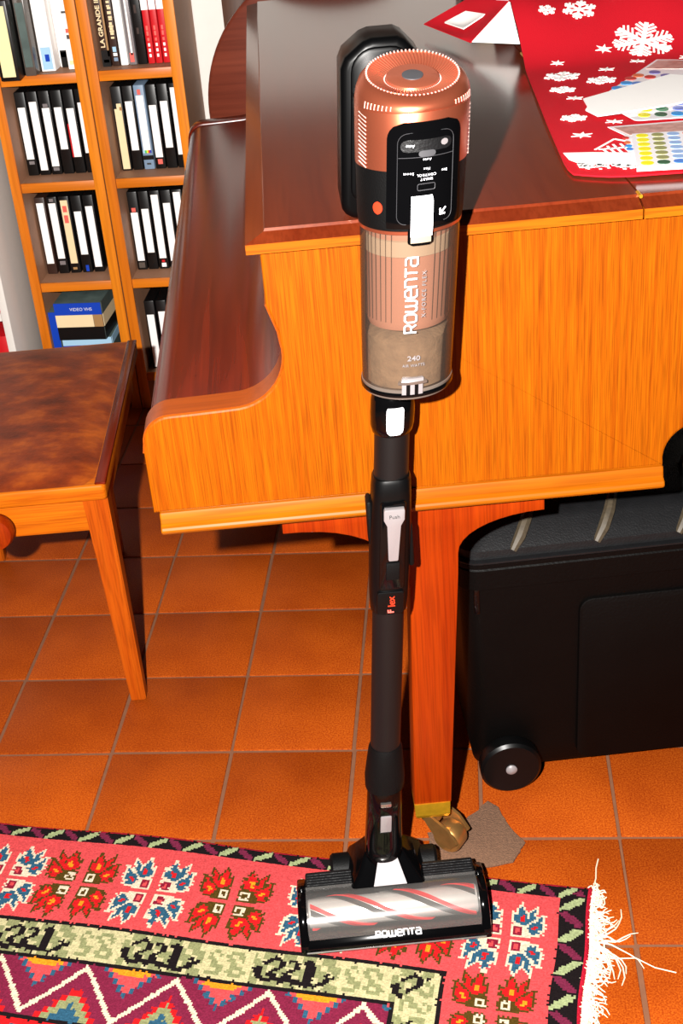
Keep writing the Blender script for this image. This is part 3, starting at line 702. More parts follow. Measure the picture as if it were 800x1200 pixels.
# ------------------------------------------------------------------ wheeled trunk under the piano
TX = rad(8.55); TO = Vector((.903, -.065, 0))
trunk = thing('wheeled_trunk', 'large black plastic wheeled storage trunk under the piano', 'trunk', TO, TX)
X0, X1, D_ = -.124, .60, .40
obj('body', loft([[Vector((x, y, z)) for x, y in rrect(X0+i_, X1-i_, 0+i_*.6, D_-i_, .03, 6)] for z, i_ in ((.016, .022), (.024, .016), (.06, .010), (.362, .0))]), MT['trunk'], trunk, 40)
obj('front_relief', PR(rrect(.046, X1-.05, .030, .325, .02, 5), -.004, .02, 'Y', bev=.003), MT['trunk'], trunk, 40)
obj('corner_slot', BX(-.105, -.097, -.003, .02, .318, .362, bev=.0015), MT['blackgloss'], trunk)
obj('rim', loft([[Vector((x, y, z)) for x, y in rrect(X0-i_, X1+i_, -i_, D_+i_, .03+i_, 6)] for z, i_ in ((.358, .002), (.361, .006), (.392, .006), (.394, .004), (.3965, .0075), (.403, .0075), (.405, .002))]), MT['trunk'], trunk, 40)
obj('rim_line', loft([[Vector((x, y, z)) for x, y in rrect(X0-i_, X1+i_, -i_, D_+i_, .03+i_, 6)] for z, i_ in ((.4035, .006), (.4045, .0085), (.407, .0085), (.408, .006))]), MT['trunklid'], trunk, 40)
obj('lid', loft([[Vector((x, y, z)) for x, y in rrect(X0+i_, X1-i_, i_, D_-i_, .03, 6)] for z, i_ in ((.407, .0), (.420, .0015), (.444, .030), (.452, .045), (.454, .06))]), MT['trunklid'], trunk, 30)
for xx in (-.048, .070, .186, .305, .42, .53):
    bm = bmesh.new(); tube(bm, [(xx+.012*k_, y, z) for k_, (y, z) in enumerate(((.002, .4165), (.012, .432), (.030, .447), (.060, .4565), (.14, .4575)))], [.0055, .0085, .0085, .0075, .006], 8)
    obj('lid_rib', bm, MT['trunkrib'], trunk)
for yy in (-.014, D_-.012):
    wh = obj('wheel', LA([(.010, -.014), (.038, -.014), (.0440, -.011), (.0465, -.006), (.0465, .012), (.042, .016), (.010, .016)], 40, M=Matrix.Translation((-.060, yy, .0465)) @ Matrix.Rotation(rad(90), 4, 'X')), MT['black'], trunk)
    obj('axle_cap', LA([(.0085, 0), (.0085, .003), (.005, .006), (.0, .0065)], 20, M=Matrix.Translation((-.060, yy-.0150, .0465)) @ Matrix.Rotation(rad(90), 4, 'X'), cap1=False), MT['silver'], wh)

# ------------------------------------------------------------------ felt scrap under the caster
fs = bmesh.new()
po = [(.722, -.190), (.760, -.186), (.790, -.150), (.811, -.124), (.826, -.140), (.838, -.170), (.862, -.214), (.852, -.236), (.843, -.250), (.800, -.262), (.742, -.266), (.722, -.235)]
pp = []
for i in range(len(po)):
    a, b = Vector(po[i]), Vector(po[(i+1) % len(po)])
    for k in range(4):
        q = a.lerp(b, k/4); pp.append((q.x+random.uniform(-.0016, .0016), q.y+random.uniform(-.0016, .0016)))
prism(fs, pp, .0002, .0042, 'Z', bev=.001)
felt = tag(obj('felt_scrap', fs, MT['feltpad']), 'scrap of grey-brown felt on the tiles under the piano caster', 'felt')

# ------------------------------------------------------------------ rug: one quad per group of knots, coloured knot by knot
RC = Vector((.953, -.303)); RA = rad(8.8)
SD = Vector((-cos(RA), sin(RA))); TD = Vector((-sin(RA), -cos(RA)))
KR = .62
PAL = {k: A(*c, KR)[:3] for k, c in dict(edge=(200, 26, 52), blk=(24, 16, 18), grn=(166, 178, 128), pur=(120, 36, 66), pink=(222, 78, 80), wht=(232, 212, 184), blu=(46, 92, 118), red=(214, 26, 30), olv=(84, 62, 16), org=(240, 150, 30), mar=(140, 26, 50), crm=(204, 194, 146), sage=(146, 148, 102), fld=(128, 32, 62)).items()}
QUAD = """
......o...........
.....oo......o....
.....ofo....oo....
....offo...ofo....
....offfo.offo....
..o.offfooffoo....
..oooffffoffo..ooo
..offfccfofffoofo.
..offfccffffooffo.
..offfccfffooffoo.
..ooffffffofffffoo
...ooofffoffffffo.
..iiiiioooffccffoo
..immmmioffccfffo.
..imddmiooffffoo..
..imddmioooffffoo.
..immmmiooooooo...
..iiiiiiooo.......
..................""".split('\n')[1:]
MOTIF = """
............................
......##.........##.........
.....####..###..####........
....##..##.#.##.####........
...##...##...##..###........
........##...##..###........
.##....##...##...###....#...
###...##...##....###...##.#.
###..##...##.....###....###.
.##..###..###....###...##...
.###..##########.###..###...
..##################.###....
...####..##..#########......
............................""".split('\n')[1:]
SWIRL = """
..............
...####...##..
..##..##.#..#.
..#..##....##.
....##....##..
..####..####..
.##..##.##....
..####...####.
..............""".split('\n')[1:]
def flower(x, y, kind):
    cw, ch = .0031, .0034
    if abs(x) > .0560 or abs(y) > .0640: return None
    c = int(abs(x)/cw); r = 18-int(abs(y)/ch)
    if r < 0 or r > 18 or c > 17: return None
    k = QUAD[r][c] if c < len(QUAD[r]) else '.'
    if k == '.': return None
    a = dict(o='wht', f='blu', c='red', i='wht', m='mar', d='pink') if kind == 0 else dict(o='olv', f='red', c='org', i='olv', m='wht', d='olv')
    return a[k]
FARF = [(.112, 0), (.232, 1), (.364, 0), (.497, 1), (.617, 0), (.733, 1), (.845, 0), (.958, 1), (1.07, 0), (1.185, 1)]
SIDEF = [(.232, 1), (.350, 0), (.466, 1), (.58, 0)]
def guard(a, b, first):
    k = int(a/.0275); f = a/.0275-k-.5
    sg = 1 if (k+first) % 2 == 0 else -1
    if abs(f) < .44 and abs(b-sg*f*.75) < .25-.16*abs(f): return 'grn' if sg > 0 else 'pur'
    return 'blk'
def bandmotif(a, b):
    """cream band, a along it, b 0..1 across"""
    per = .188; q = (a+.06) % per
    if q < .118:
        c = 27-int(q/.0042); r = int(b*14)
        if 0 <= r < 14 and 0 <= c < 28 and MOTIF[r][c] == '#': return 'blk'
        return 'sage' if (int(q/.009)+int(b*5)) % 3 else 'crm'
    c = int((q-.121)/.0046); r = int(b*9)
    if 0 <= c < 14 and r < 9 and SWIRL[r][c] == '#': return 'sage'
    return 'crm'
def field(a, d):
    """a along, d depth past the inner black line"""
    per, amp = .127, .078
    if d > .092:
        if d < .098: return 'blk'
        q = ((a+.01) % .034)/.034; e = d-.098
        if .008 < e < .020 and .2 < q < .55: return ('org', 'blu')[int((a+.01)/.034) % 2]
        if e > .03: return 'fld' if int(e/.02) % 2 else 'mar'
        return 'red'
    f = (a-.022) % per; tri_ = abs(f-per/2)/(per/2)       # 1 at peaks (toward the edge)
    zz = .006+amp*(1-tri_)
    if abs(d-zz) < .0052: return 'wht'
    if d < zz:   # stepped half diamond hanging from the line, centred on f=per/2
        x = abs(f-per/2); y = d+.004
        step = int(y/.010)*.0095
        lim = .040-step
        if x < lim-.013 and y < .014: return 'org'
        if x < lim-.006: return 'pink'
        if x < lim: return 'blu'
        return 'fld'
    g = min(f, per-f); y = .092-d
    lim = .046-int(y/.010)*.0082
    if y > .060: return 'fld'
    if g < lim-.026 : return 'blu'
    if g < lim-.012: return 'sage'
    if g < lim-.004: return 'red'
    return 'fld'
def knot(s, t):
    if t < .005 or s < .006: return 'edge'
    if s < .043 and t >= .004 and (t > s*.62):
        return guard(t+.004, (s-.0245)/.037, 1) if .008 < s else 'blk'
    if t < .027: return guard(s-.02, (t-.016)/.024, 0)
    d = min(s, t)
    if d < .178:
        for c, k in FARF:
            if abs(s-c) < .057 and t < .178:
                r = flower(s-c, t-.1080, k)
                if r: return r
        for c, k in SIDEF:
            r = flower(s-.1125, t-c, k)
            if r: return r
        return 'pink'
    if d < .184: return 'blk'
    if d < .236:
        return bandmotif(s, (t-.184)/.052) if t < s else bandmotif(t+.06, (s-.184)/.052)
    if d < .242: return 'blk'
    return field(s, t-.242) if t < s else field(t, s-.242)
CS = .003
NS, NT = 410, 205
def rug_xy(s, t):
    bul = -.007*math.exp(-((s-.62)/.22)**2) + .002*sin(s*17)
    w_ = max(0, 1-t/.25)
    p = RC + SD*(s+.0015*sin(t*40)) + TD*(t+bul*w_)
    return p
verts, faces, cols = [], [], []
for i in range(NS+1):
    for j in range(NT+1):
        p = rug_xy(i*CS, j*CS)
        e = min(i, j, NS-i, NT-j)
        verts.append((p.x, p.y, (.0012, .0065)[min(e, 1)] + (random.uniform(0, .0008) if e else 0) + (.0012*sin(i*.05)*sin(j*.07)+.0008 if e > 1 else 0)))
for i in range(NS):
    for j in range(NT):
        a = i*(NT+1)+j; faces.append((a, a+1, a+NT+2, a+NT+1))
        ji, jj = random.uniform(-.35, .35)*CS*.6, random.uniform(-.35, .35)*CS*.6
        c = PAL[knot(max(.0001, (i+.5)*CS+ji), max(.0001, (j+.5)*CS+jj))]
        v = random.uniform(.9, 1.08); cols.append((c[0]*v, c[1]*v, c[2]*v, 1))
me = bpy.data.meshes.new('rug'); me.from_pydata(verts, [], faces); me.materials.append(MT['wool'])
at = me.attributes.new('knot', 'FLOAT_COLOR', 'FACE')
at.data.foreach_set('color', [x for c in cols for x in c])
for p in me.polygons: p.use_smooth = True
me.update()
rug = bpy.data.objects.new('rug', me); COL.objects.link(rug)
tag(rug, 'knotted wool rug with pink flower border and cream fringe on the tiles', 'rug')
fb = bmesh.new(); rnd = random.Random(5)
for k in range(620):
    t = k/620*.60+rnd.uniform(-.002, .002)
    base = rug_xy(0, t); L = rnd.uniform(.016, .040)
    clump = math.exp(-((t-.10)/.022)**2)
    if rnd.random() < .55*clump: L = rnd.uniform(.05, .085)
    if t < .03: L = .018
    out = -SD; al = TD*rnd.uniform(-.7, .7) + TD*(-.8*clump if rnd.random() < .5 else .3)
    curl = rnd.uniform(-2.6, 2.6)
    pts = []; ang = math.atan2(out.y, out.x)+rnd.uniform(-.5, .5); p = Vector((base.x, base.y)); st = L/6
    z = .005
    for q in range(7):
        pts.append((p.x, p.y, max(.0014, z))); ang += curl*.25+rnd.uniform(-.28, .28)
        p = p+Vector((cos(ang), sin(ang)))*st; z = .005+rnd.uniform(-.003, .004)*(q < 5)-.0006*q
    tube(fb, pts, [.0013, .0013, .0012, .0011, .0010, .0009, .0006], 4)
for t, pts in ((.115, ((0, 0), (.03, .004), (.06, -.002), (.085, .010), (.112, .014))), (.0, ((-.001, 0), (.002, -.02), (.001, -.04), (.003, -.058)))):
    b0 = rug_xy(0, t); tube(fb, [(b0.x-SD.x*x+TD.x*y, b0.y-SD.y*x+TD.y*y, .003) for x, y in pts], .0009, 4)
fr = obj('fringe', fb, MT['fringe'], rug); fr['kind'] = 'stuff'

# ------------------------------------------------------------------ two narrow video racks against the back wall
YF = 1.29
SHZ = [.0935, .334, .574, .812, 1.052, 1.29]      # top faces of the shelves
def rack(x0, x1, label):
    t = thing('video_rack', label, 'shelf', ((x0+x1)/2, YF, 0), 0, 'orange pine video racks')
    w_ = (x1-x0)/2; dp = 1.492-YF
    for a, b in ((-w_, -w_+.0235), (w_-.0235, w_)):
        p = obj('side_panel', BX(a, b, .005, dp, 0, 1.62), MT['shelfback'], t)
        obj('edge_strip', BX(a, b, 0, .006, 0, 1.62, bev=.0012), MT['shelf'], p)
    obj('back_board', BX(-w_+.0237, w_-.0237, dp-.008, dp-.002, .02, 1.60), MT['shelfback'], t)
    for z in SHZ+[1.53]:
        p = obj('shelf_board', BX(-w_+.0237, w_-.0237, .009, dp-.009, z-.020, z), MT['shelfback'], t)
        obj('edge_strip', BX(-w_+.0237, w_-.0237, .004, .0095, z-.0215, z+.0005, bev=.0012), MT['shelfx'], p)
    return t
LX0, LX1, RX0, RX1 = -.224, -.0055, -.0030, .206
rack(LX0, LX1, 'left orange pine video rack, its lowest visible shelf holding blue cassette cartons')
rack(RX0, RX1, 'right orange pine video rack partly hidden by the piano keyboard end')
YT = YF+.066
def tape(x, z, label, wd=.0262, ht=.190, tilt=0, lab=((.12, .78, 'paper'),), body='case', extra=(), dp=.100, name='video_cassette', cat='cassette', group='cassettes in the pine racks', clearcase=True):
    """x left edge on the shelf; lab: (from, to, material) as fractions of the spine height"""
    o = thing(name, label, cat, (x+wd/2, YT, z+.0006), 0, group)
    o.rotation_euler[1] = tilt
    g = wd/2-.0008
    obj('case', BX(-g, g, 0, dp, 0, ht, bev=.0022), MT[body], o)
    for a, b, mt in lab:
        obj('spine_label', BX(-g*.70, g*.70, -.0008, .004, ht*a, ht*b, bev=.0004, seg=1), MT[mt], o)
    for a, b, f0, f1, mt in extra:
        obj('spine_print', BX(g*f0, g*f1, -.0014, .004, ht*a, ht*b), MT[mt], o)
    return o
ORD = ['first', 'second', 'third', 'fourth', 'fifth', 'sixth']
xl = LX0+.0255; xr = RX0+.0255
# left rack, upper cassette shelf
rows = [(.20, .82, 'paper', 0), (.06, .88, 'paper', 0), (.10, .80, 'paper', 0), (.30, .80, 'paper', 0), (.20, .78, 'paper', 0), (.24, .84, 'paper', 0)]
desc = ['a mid-length white label', 'a full-length white label', 'a long white label with grey foot', 'a short high white label', 'a narrow white label', 'a white label by the side panel']
for k, (a, b, mt, t_) in enumerate(rows):
    tape(xl+.0005+k*.0278, SHZ[2], 'cassette with %s, %s on left rack upper shelf' % (desc[k], ORD[k]), lab=((a, b, mt),), extra=(((.14, .18, -.4, .6, 'silver'),) if k == 0 else ((.05, .09, -.5, .6, 'silver'), (.81, .85, -.4, .5, 'silver')) if k == 2 else ((.2, .6, -.95, -.72, 'redbook'),) if k == 4 else ()))
# left rack, lower cassette shelf
rows = [(.14, .93, 'paper'), (.20, .92, 'paper'), (.13, .95, 'cream'), (.24, .80, 'paper'), (.07, .86, 'paper')]
desc = ['a long white label and maroon sleeve', 'a white label above a silver foot', 'a cream printed label', 'a short white label', 'a low white label']
for k, (a, b, mt) in enumerate(rows):
    tape(xl+.0005+k*.0288, SHZ[1], 'cassette with %s, %s on left rack lower shelf' % (desc[k], ORD[k]), lab=((a, b, mt),), ht=.188, body=('brownbook' if k in (0,) else 'case'), extra=(((.12, .17, -.5, .6, 'silver'), (.94, .98, -.4, .4, 'silver')) if k == 1 else ((.80, .88, -.4, .4, 'salmon'), (.66, .76, -.4, .4, 'salmon'), (.05, .08, -.4, .4, 'tanbook')) if k == 2 else ((.02, .1, -.2, .4, 'bluebox'),) if k == 3 else ()))
# right rack, upper cassette shelf
rows = [(.02, .80, 'cream'), (.24, .82, 'paper'), (.20, .88, 'paper'), (.14, .76, 'paper'), (.25, .80, 'paper'), (.16, .95, 'paper')]
desc = ['a torn cream label', 'a short white label', 'a pale blue sleeve and rainbow stripe', 'a white label and small pink square', 'a white label set high', 'a tall white label by the rack side']
for k, (a, b, mt) in enumerate(rows):
    ex = ()
    if k == 0: ex = ((.74, .805, -.8, -.2, 'case'), (.72, .76, .3, .8, 'tanbook'))
    if k == 2: ex = ((.20, .235, -.8, -.45, 'skyb'), (.20, .235, -.45, -.1, 'sage_'), (.20, .235, -.1, .2, 'yel_'), (.20, .235, .2, .5, 'redbook'), (.20, .235, .5, .8, 'bluebox'), (.12, .17, -1, 1, 'case'), (.06, .08, -.4, .4, 'darkprint'), (.89, .95, -.3, .3, 'salmon'))
    if k == 3: ex = ((.06, .12, -.4, .5, 'salmon'),)
    MT.setdefault('sage_', plain('green_print', A(60, 180, 90), .5)); MT.setdefault('yel_', plain('yellow_print', A(250, 220, 40), .5))
    tape(xr+.0005+k*.0264, SHZ[2], 'cassette with %s, %s on right rack upper shelf' % (desc[k], ORD[k]), wd=.0256, lab=((a, b, mt),), body='greyblue' if k == 2 else 'case', extra=ex)
# right rack, lower cassette shelf
rows = [(.12, .74, 'paper'), (.22, .78, 'paper'), (.14, .95, 'paper'), (.10, .84, 'paper'), (.2, .97, 'paper'), (.15, .85, 'paper')]
desc = ['a white label under a pink dot', 'a narrow white label', 'a tall white label over a red dot', 'a long white label', 'a white label beside the keyboard end', 'a white label mostly behind the piano']
for k, (a, b, mt) in enumerate(rows):
    ex = ((.75, .80, -.4, .4, 'salmon'), (.03, .10, -.6, .6, 'smokebox')) if k == 0 else ((.09, .12, -.3, .3, 'redbook'), (.03, .08, -.4, .5, 'paper')) if k == 2 else ()
    tape(xr+.0005+k*.0264, SHZ[1], 'cassette with %s, %s on right rack lower shelf' % (desc[k], ORD[k]), wd=.0256, lab=((a, b, mt),), extra=ex)
# right rack, bottom visible shelf
for k in range(2):
    tape(xr+.010+k*.0285, SHZ[0], 'black cassette with %s low in the right rack beside the keyboard end' % ('a long white label' if k == 0 else 'a tilted white label'), lab=((.02, .80 if k == 0 else .84, 'paper'),), ht=.175, tilt=0).location.y = YF+.03
bw = obj('card_box', BX(0, .09, .02, .10, 0, .150, bev=.001), MT['smokebox'], loc=(xr+.068, YF+.055, SHZ[0]+.0006)); tag(bw, 'brown card box behind cassettes low in the right rack', 'box')
# blue cartons, left rack bottom visible shelf
def carton(label, x, y, z, rz, sx, sy, sz, bands, name='cassette_carton', rx=0):
    o = thing(name, label, 'carton', (x, y, z), rz, 'blue cassette cartons')
    obj('carton', BX(0, sx, 0, sy, 0, sz, bev=.001), MT['tealpic'], o)
    for a, b, c, d, mt in bands: obj('printed_band', BX(sx*c+.0004, sx*d-.0004, -.0010, .002, sz*a+.0002, sz*b-.0002), MT[mt], o)
    for a, b, c, d, mt in bands[:3]: obj('printed_band', BX(sx-.002, sx+.0010, sy*.02, sy*.98, sz*a+.0002, sz*b-.0002), MT[mt if mt != 'bluebox' else 'tealpic'], o)
    return o
zb = SHZ[0]+.0006
carton('blue and white cassette carton lying lowest in the stack in left rack', LX0+.048, YF+.012, zb, 0, .122, .165, .095, ((.80, 1, 0, 1, 'skyb'), (.5, .80, 0, .9, 'bluebox'), (0, .5, 0, 1, 'case')))
ct = carton('blue video carton lying on top of the stack in left rack', LX0+.0455, YF+.002, zb+.0955, rad(-2), .116, .165, .094, ((.68, 1, 0, 1, 'bluebox'), (.35, .68, 0, .80, 'cream'), (0, .35, 0, 1, 'case'), (.35, .68, .80, 1, 'tanbook')))
obj('lettering', warp(text_bm('VIDEO VHS', .011, .0002), lambda co: Vector((.066+co.x, -.0013-co.z, .078+co.y))), MT['whiteprint'], ct)
carton('blue carton standing upright against the left rack side', LX0+.0250, YF+.012, zb, 0, .0195, .10, .164, ((0, 1, 0, 1, 'bluebox'),))
# ---- top shelf, left rack
def book(label, x, wd, ht, body, dp=.12, lab=(), extra=(), z=SHZ[3], tilt=0, y=0, cat='book'):
    o = tape(x, z, label, wd, ht, tilt, lab, body, extra, dp, 'book' if cat == 'book' else 'video_case', cat, 'top shelf books and cases')
    o.location.y += y; return o
YT = YF+.045
y_ = book('pale yellow booklet in a black frame, sticking out at left of left rack top shelf', LX0+.0415, .043, .165, 'case', .10, ((.05, .93, 'yellowp'),), y=-.088, cat='case')
book('smoky grey plastic case beside the yellow booklet on left rack top shelf', LX0+.0855, .026, .190, 'smokebox', .1, ((.1, .8, 'tealpic'),), y=-.050, cat='case')
book('white and pale blue video case, middle of left rack top shelf', LX0+.1123, .0335, .215, 'paper', lab=((.02, .24, 'skyb'),), extra=((.10, .17, -.2, .4, 'bluebox'),), y=-.014, cat='case')
book('slim white video case with black foot on left rack top shelf', LX0+.1462, .0245, .215, 'paper', lab=((.0, .17, 'case'), (.10, .155, 'tanbook')), y=0.02, cat='case')
book('white case with small print, rightmost on left rack top shelf', LX0+.1710, .0235, .215, 'paper', lab=(), extra=((.30, .34, -.3, .5, 'greyprint'), (.36, .40, -.3, .5, 'salmon'), (.05, .09, -.5, .6, 'yellowp'), (.55, .57, -.6, .6, 'greyprint')), y=-.008, cat='case')
# ---- top shelf, right rack
b1 = book('dark brown book with large white capital lettering on right rack top shelf', xr+.0005, .0200, .215, 'brownbook', extra=((.10, .95, .55, .97, 'tanbook'), (.04, .07, -.6, .7, 'greyprint'), (.0, .16, -.99, .99, 'case')))
obj('lettering', warp(text_bm('LA GRANDE ILLUSION', .0165, .0003, sx=.98, align='LEFT', bold=.0004), lambda co: Vector((-.0020-co.y*.8, -.0017-co.z, .040+co.x))), MT['cream'], b1)
b2 = book('dark brown book with small cream script and blue squares on right rack top shelf', xr+.0210, .0190, .215, 'brownbook', extra=((.10, .13, -.3, .7, 'paper'), (.14, .19, -.3, .6, 'skyb'), (.05, .085, -.3, .7, 'greyblue')))
rn = random.Random(3)
sb_ = bmesh.new(); z = .058
while z < .20:
    L = rn.uniform(.003, .007); box(sb_, -.002+rn.uniform(-.0012, .001), .0055+rn.uniform(-.001, .001), -.0018, .002, z, z+L); z += L+rn.choice((.0006, .0006, .004))
obj('script_print', sb_, MT['cream'], b2)
book('cream white slim book on right rack top shelf', xr+.0405, .0185, .215, 'paper')
book('grey and white slim book with pale spine on right rack top shelf', xr+.0595, .0185, .215, 'silver', extra=((.1, .9, -.2, .3, 'paper'), (.03, .12, -.6, .5, 'salmon')))
book('plain black book beside three red books on right rack top shelf', xr+.0785, .0230, .215, 'case', extra=((.3, .36, -.3, .2, 'brownbook'), (.5, .58, -.3, .2, 'brownbook')))
for k, d in enumerate(('next to the black book', 'in the middle of three', 'against the rack side')):
    ex = [(.55, .80, -.98, .98, 'paper'), (.80, 1.0, -.98, .98, 'salmon')]
    for q in range(6): ex.append((.07+q*.055, .07+q*.055+(.032 if q < 4 else .045), -.35, .25, 'paper' if q < 3 else 'salmon'))
    book('red paperback with white band %s on right rack top shelf' % d, xr+.1020+k*.0168, .0164, .205, 'redbook', extra=ex)

# ------------------------------------------------------------------ white shelf unit at the far left, its side seen
wu = thing('white_bookcase', 'white bookcase with red books at the far left edge', 'bookcase', (-.40, 1.20, 0), 0)
obj('side_panel', BX(.124, .142, 0, .292, 0, 1.6, bev=.001), MT['wall'], wu)
obj('side_panel', BX(-.30, -.282, 0, .292, 0, 1.6, bev=.001), MT['wall'], wu)
obj('back_board', BX(-.2815, .1235, .28, .29, 0, 1.6), MT['wall'], wu)
for z in (.04, .30, .56, .84, 1.12, 1.40): obj('shelf_board', BX(-.2815, .1235, .0, .279, z-.018, z), MT['wall'], wu)
for q, (z, n_) in enumerate(((.041, 5), (.301, 5))):
    for k in range(n_):
        tag(obj('book', BX(-.0145, .0145, 0, .16, 0, .20, bev=.001), MT['redbook'], loc=(-.40+.108-k*.031, 1.207, z)), 'red book on the %s shelf of the white bookcase, %s from its side' % ('bottom' if q == 0 else 'second', ORD[k]), 'book', 'red books in the white bookcase')

# ------------------------------------------------------------------ tilt-top table standing folded behind the piano, dark panel behind it
tt = thing('tilt_top_table', 'round dark wooden tilt-top table folded upright behind the piano', 'table', (.552, 1.345, 0), 0)
Mt = Matrix.Translation((0, -.045, .710)) @ Matrix.Rotation(rad(90), 4, 'X')
obj('table_top', LA([(.05, -.011), (.292, -.011), (.299, -.006), (.300, 0), (.299, .006), (.292, .011), (.05, .011)], 96, M=Mt), MT['tiltwood'], tt)
obj('pedestal', LA([(.030, .10), (.034, .16), (.022, .24), (.030, .36), (.024, .46), (.018, .60), (.026, .68), (.026, .71)], 28), MT['tiltwood'], tt)
obj('tilt_block', BX(-.05, .05, -.034, .012, .69, .73, bev=.004), MT['tiltwood'], tt)
for k in range(3):
    a = rad(90+120*k)
    lb = bmesh.new(); tube(lb, [(cos(a)*r_, sin(a)*r_*.55, z) for r_, z in ((.0, .15), (.07, .145), (.14, .09), (.20, .03), (.24, .014))], [.022, .020, .016, .013, .014], 10)
    obj('foot', lb, MT['tiltwood'], tt)
tag(obj('dark_board', BX(.283, .335, 1.44, 1.495, 0, 1.05, bev=.003), MT['darkwood']), 'dark brown board standing at the wall behind the round tabletop', 'board')

# unseen dark cabinet, added above the frame so the lid's near half mirrors dark
hc = thing('lid_darkening_cabinet', 'unseen dark brown cabinet added above the piano to darken the lid reflection', 'cabinet', (.9, 1.28, 1.26), 0)
obj('body', BX(-.75, .75, .02, .215, 0, .8, bev=.004), MT['darkwood'], hc)
for k in range(3):
    d = obj('door', BX(-.742+k*.4965, -.742+k*.4965+.490, 0, .0195, .008, .792, bev=.003), MT['darkwood'], hc)
    obj('knob', LA([(.006, 0), (.006, .012), (.013, .018), (.012, .026), (.004, .030)], 16, M=Matrix.Translation((-.742+k*.4965+.455, .001, .35)) @ Matrix.Rotation(rad(90), 4, 'X')), MT['brass'], d)
# ------------------------------------------------------------------ things on the piano lid (piano frame numbers, z measured from the lid)
LZ = .9577
def uv(u, v, z=0): return pworld(u, v, LZ+z)
cl_me = bmesh.new()
def cz(u, v): return .0020 + .0012*(1+sin(u*31+v*9))*.5
edge = [(.523, .090), (.534, .082), (.560, .068), (.587, .061), (.64, .056), (.70, .058), (.78, .064), (.86, .07), (.93, .08), (1.0, .09)]
left = [(.523, .090), (.5205, .110), (.521, .136), (.535, .318), (.556, .554), (.566, .660), (.570, .730), (.570, .80)]
nI, nJ = 40, 44
import bisect
def left_u(v):
    for a, b in zip(left, left[1:]):
        if v <= b[1]: f = (v-a[1])/(b[1]-a[1]); return a[0]+(b[0]-a[0])*max(0, f)
    a, b = left[-2], left[-1]; return b[0]+(v-b[1])*(b[0]-a[0])/(b[1]-a[1])
def near_v(u):
    for a, b in zip(edge, edge[1:]):
        if u <= b[0]: f = (u-a[0])/(b[0]-a[0]); return a[1]+(b[1]-a[1])*max(0, f)
    return edge[-1][1]
VTOP = 1.00
def rise(u, v):
    if v < .60: return 0.0
    k = min(1.0, max(0.0, (u-.50)/.10)) if v < .86 else 1.0
    if v < .84: x = (v-.60)/.24; return .070*x*x*(3-2*x)*(.75+.25*k)
    x = min(1, (v-.84)/.16); return .070*(1-x*x)
grid = []
for j in range(nJ+1):
    row = []
    for i in range(nI+1):
        f = i/nI; g = (j/nJ)
        u = .523+(1.0-.523)*f
        v = near_v(u)+(VTOP-near_v(u))*g
        du = left_u(v)-.523
        u2 = u+du*(1-f)
        row.append((u2, v, cz(u2, v)+rise(u2, v)+.006*sin(u2*26)*max(0, min(1, (v-.7)/.12))*min(1, (1-v)/.1)))
    grid.append(row)
def thick(bm, grid, th, top=0, bot=1):
    T = [[bm.verts.new((u, v, z+th)) for u, v, z in r] for r in grid]; Bm = [[bm.verts.new((u, v, z)) for u, v, z in r] for r in grid]
    nj, ni = len(grid)-1, len(grid[0])-1
    for j in range(nj):
        for i in range(ni):
            f = bm.faces.new([T[j][i], T[j][i+1], T[j+1][i+1], T[j+1][i]]); f.material_index = top
            f = bm.faces.new([Bm[j][i], Bm[j+1][i], Bm[j+1][i+1], Bm[j][i+1]]); f.material_index = bot
    for j in range(nj):
        f = bm.faces.new([T[j+1][0], Bm[j+1][0], Bm[j][0], T[j][0]]); f.material_index = top
        f = bm.faces.new([T[j][-1], Bm[j][-1], Bm[j+1][-1], T[j+1][-1]]); f.material_index = top
    for i in range(ni):
        f = bm.faces.new([T[0][i], Bm[0][i], Bm[0][i+1], T[0][i+1]]); f.material_index = top
        f = bm.faces.new([T[-1][i+1], Bm[-1][i+1], Bm[-1][i], T[-1][i]]); f.material_index = top
thick(cl_me, grid, .0018)
cloth = thing('christmas_cloth', 'red snowflake table runner spread over the piano lid', 'tablecloth', pworld(0, 0, LZ), TH)
obj('cloth', cl_me, [MT['cloth'], MT['clothback']], cloth, 60)
# lifted corner: white underside facing the viewer, red tip behind it
def flapgrid(P, n=10, sag=None):
    a, b, c, d = [Vector(p) for p in P]; g = []
    for j in range(n+1):
        r = []
        for i in range(n+1):
            x, y = i/n, j/n
            p = a*(1-x)*(1-y)+b*x*(1-y)+c*x*y+d*(1-x)*y
            if sag: p = p+Vector(sag)*(4*x*(1-x))*(4*y*(1-y))
            r.append(tuple(p))
        g.append(r)
    return g
fbm = bmesh.new()
thick(fbm, flapgrid([(.505, .775, .018), (.573, .730, .018), (.5665, .778, .0715), (.5645, .777, .0725)], 10, (0, -.008, 0)), .0012, 1, 1)
obj('white_corner', fbm, [MT['clothback'], MT['clothback']], cloth, 60)
fbm = bmesh.new()
thick(fbm, flapgrid([(.449, .958, .016), (.503, .776, .0165), (.5645, .7785, .0730), (.520, .93, .055)], 12, (0, 0, -.012)), .0016, 0, 0)
obj('red_corner', fbm, [MT['cloth'], MT['clothback']], cloth, 60)
wp_ = bmesh.new(); thick(wp_, flapgrid([(.478, .905, .0255), (.500, .835, .0265), (.535, .828, .0470), (.512, .895, .0420)], 6, (0, 0, -.006)), .0020, 0, 0)
obj('snow_patch', wp_, [MT['clothback']], cloth, 60)
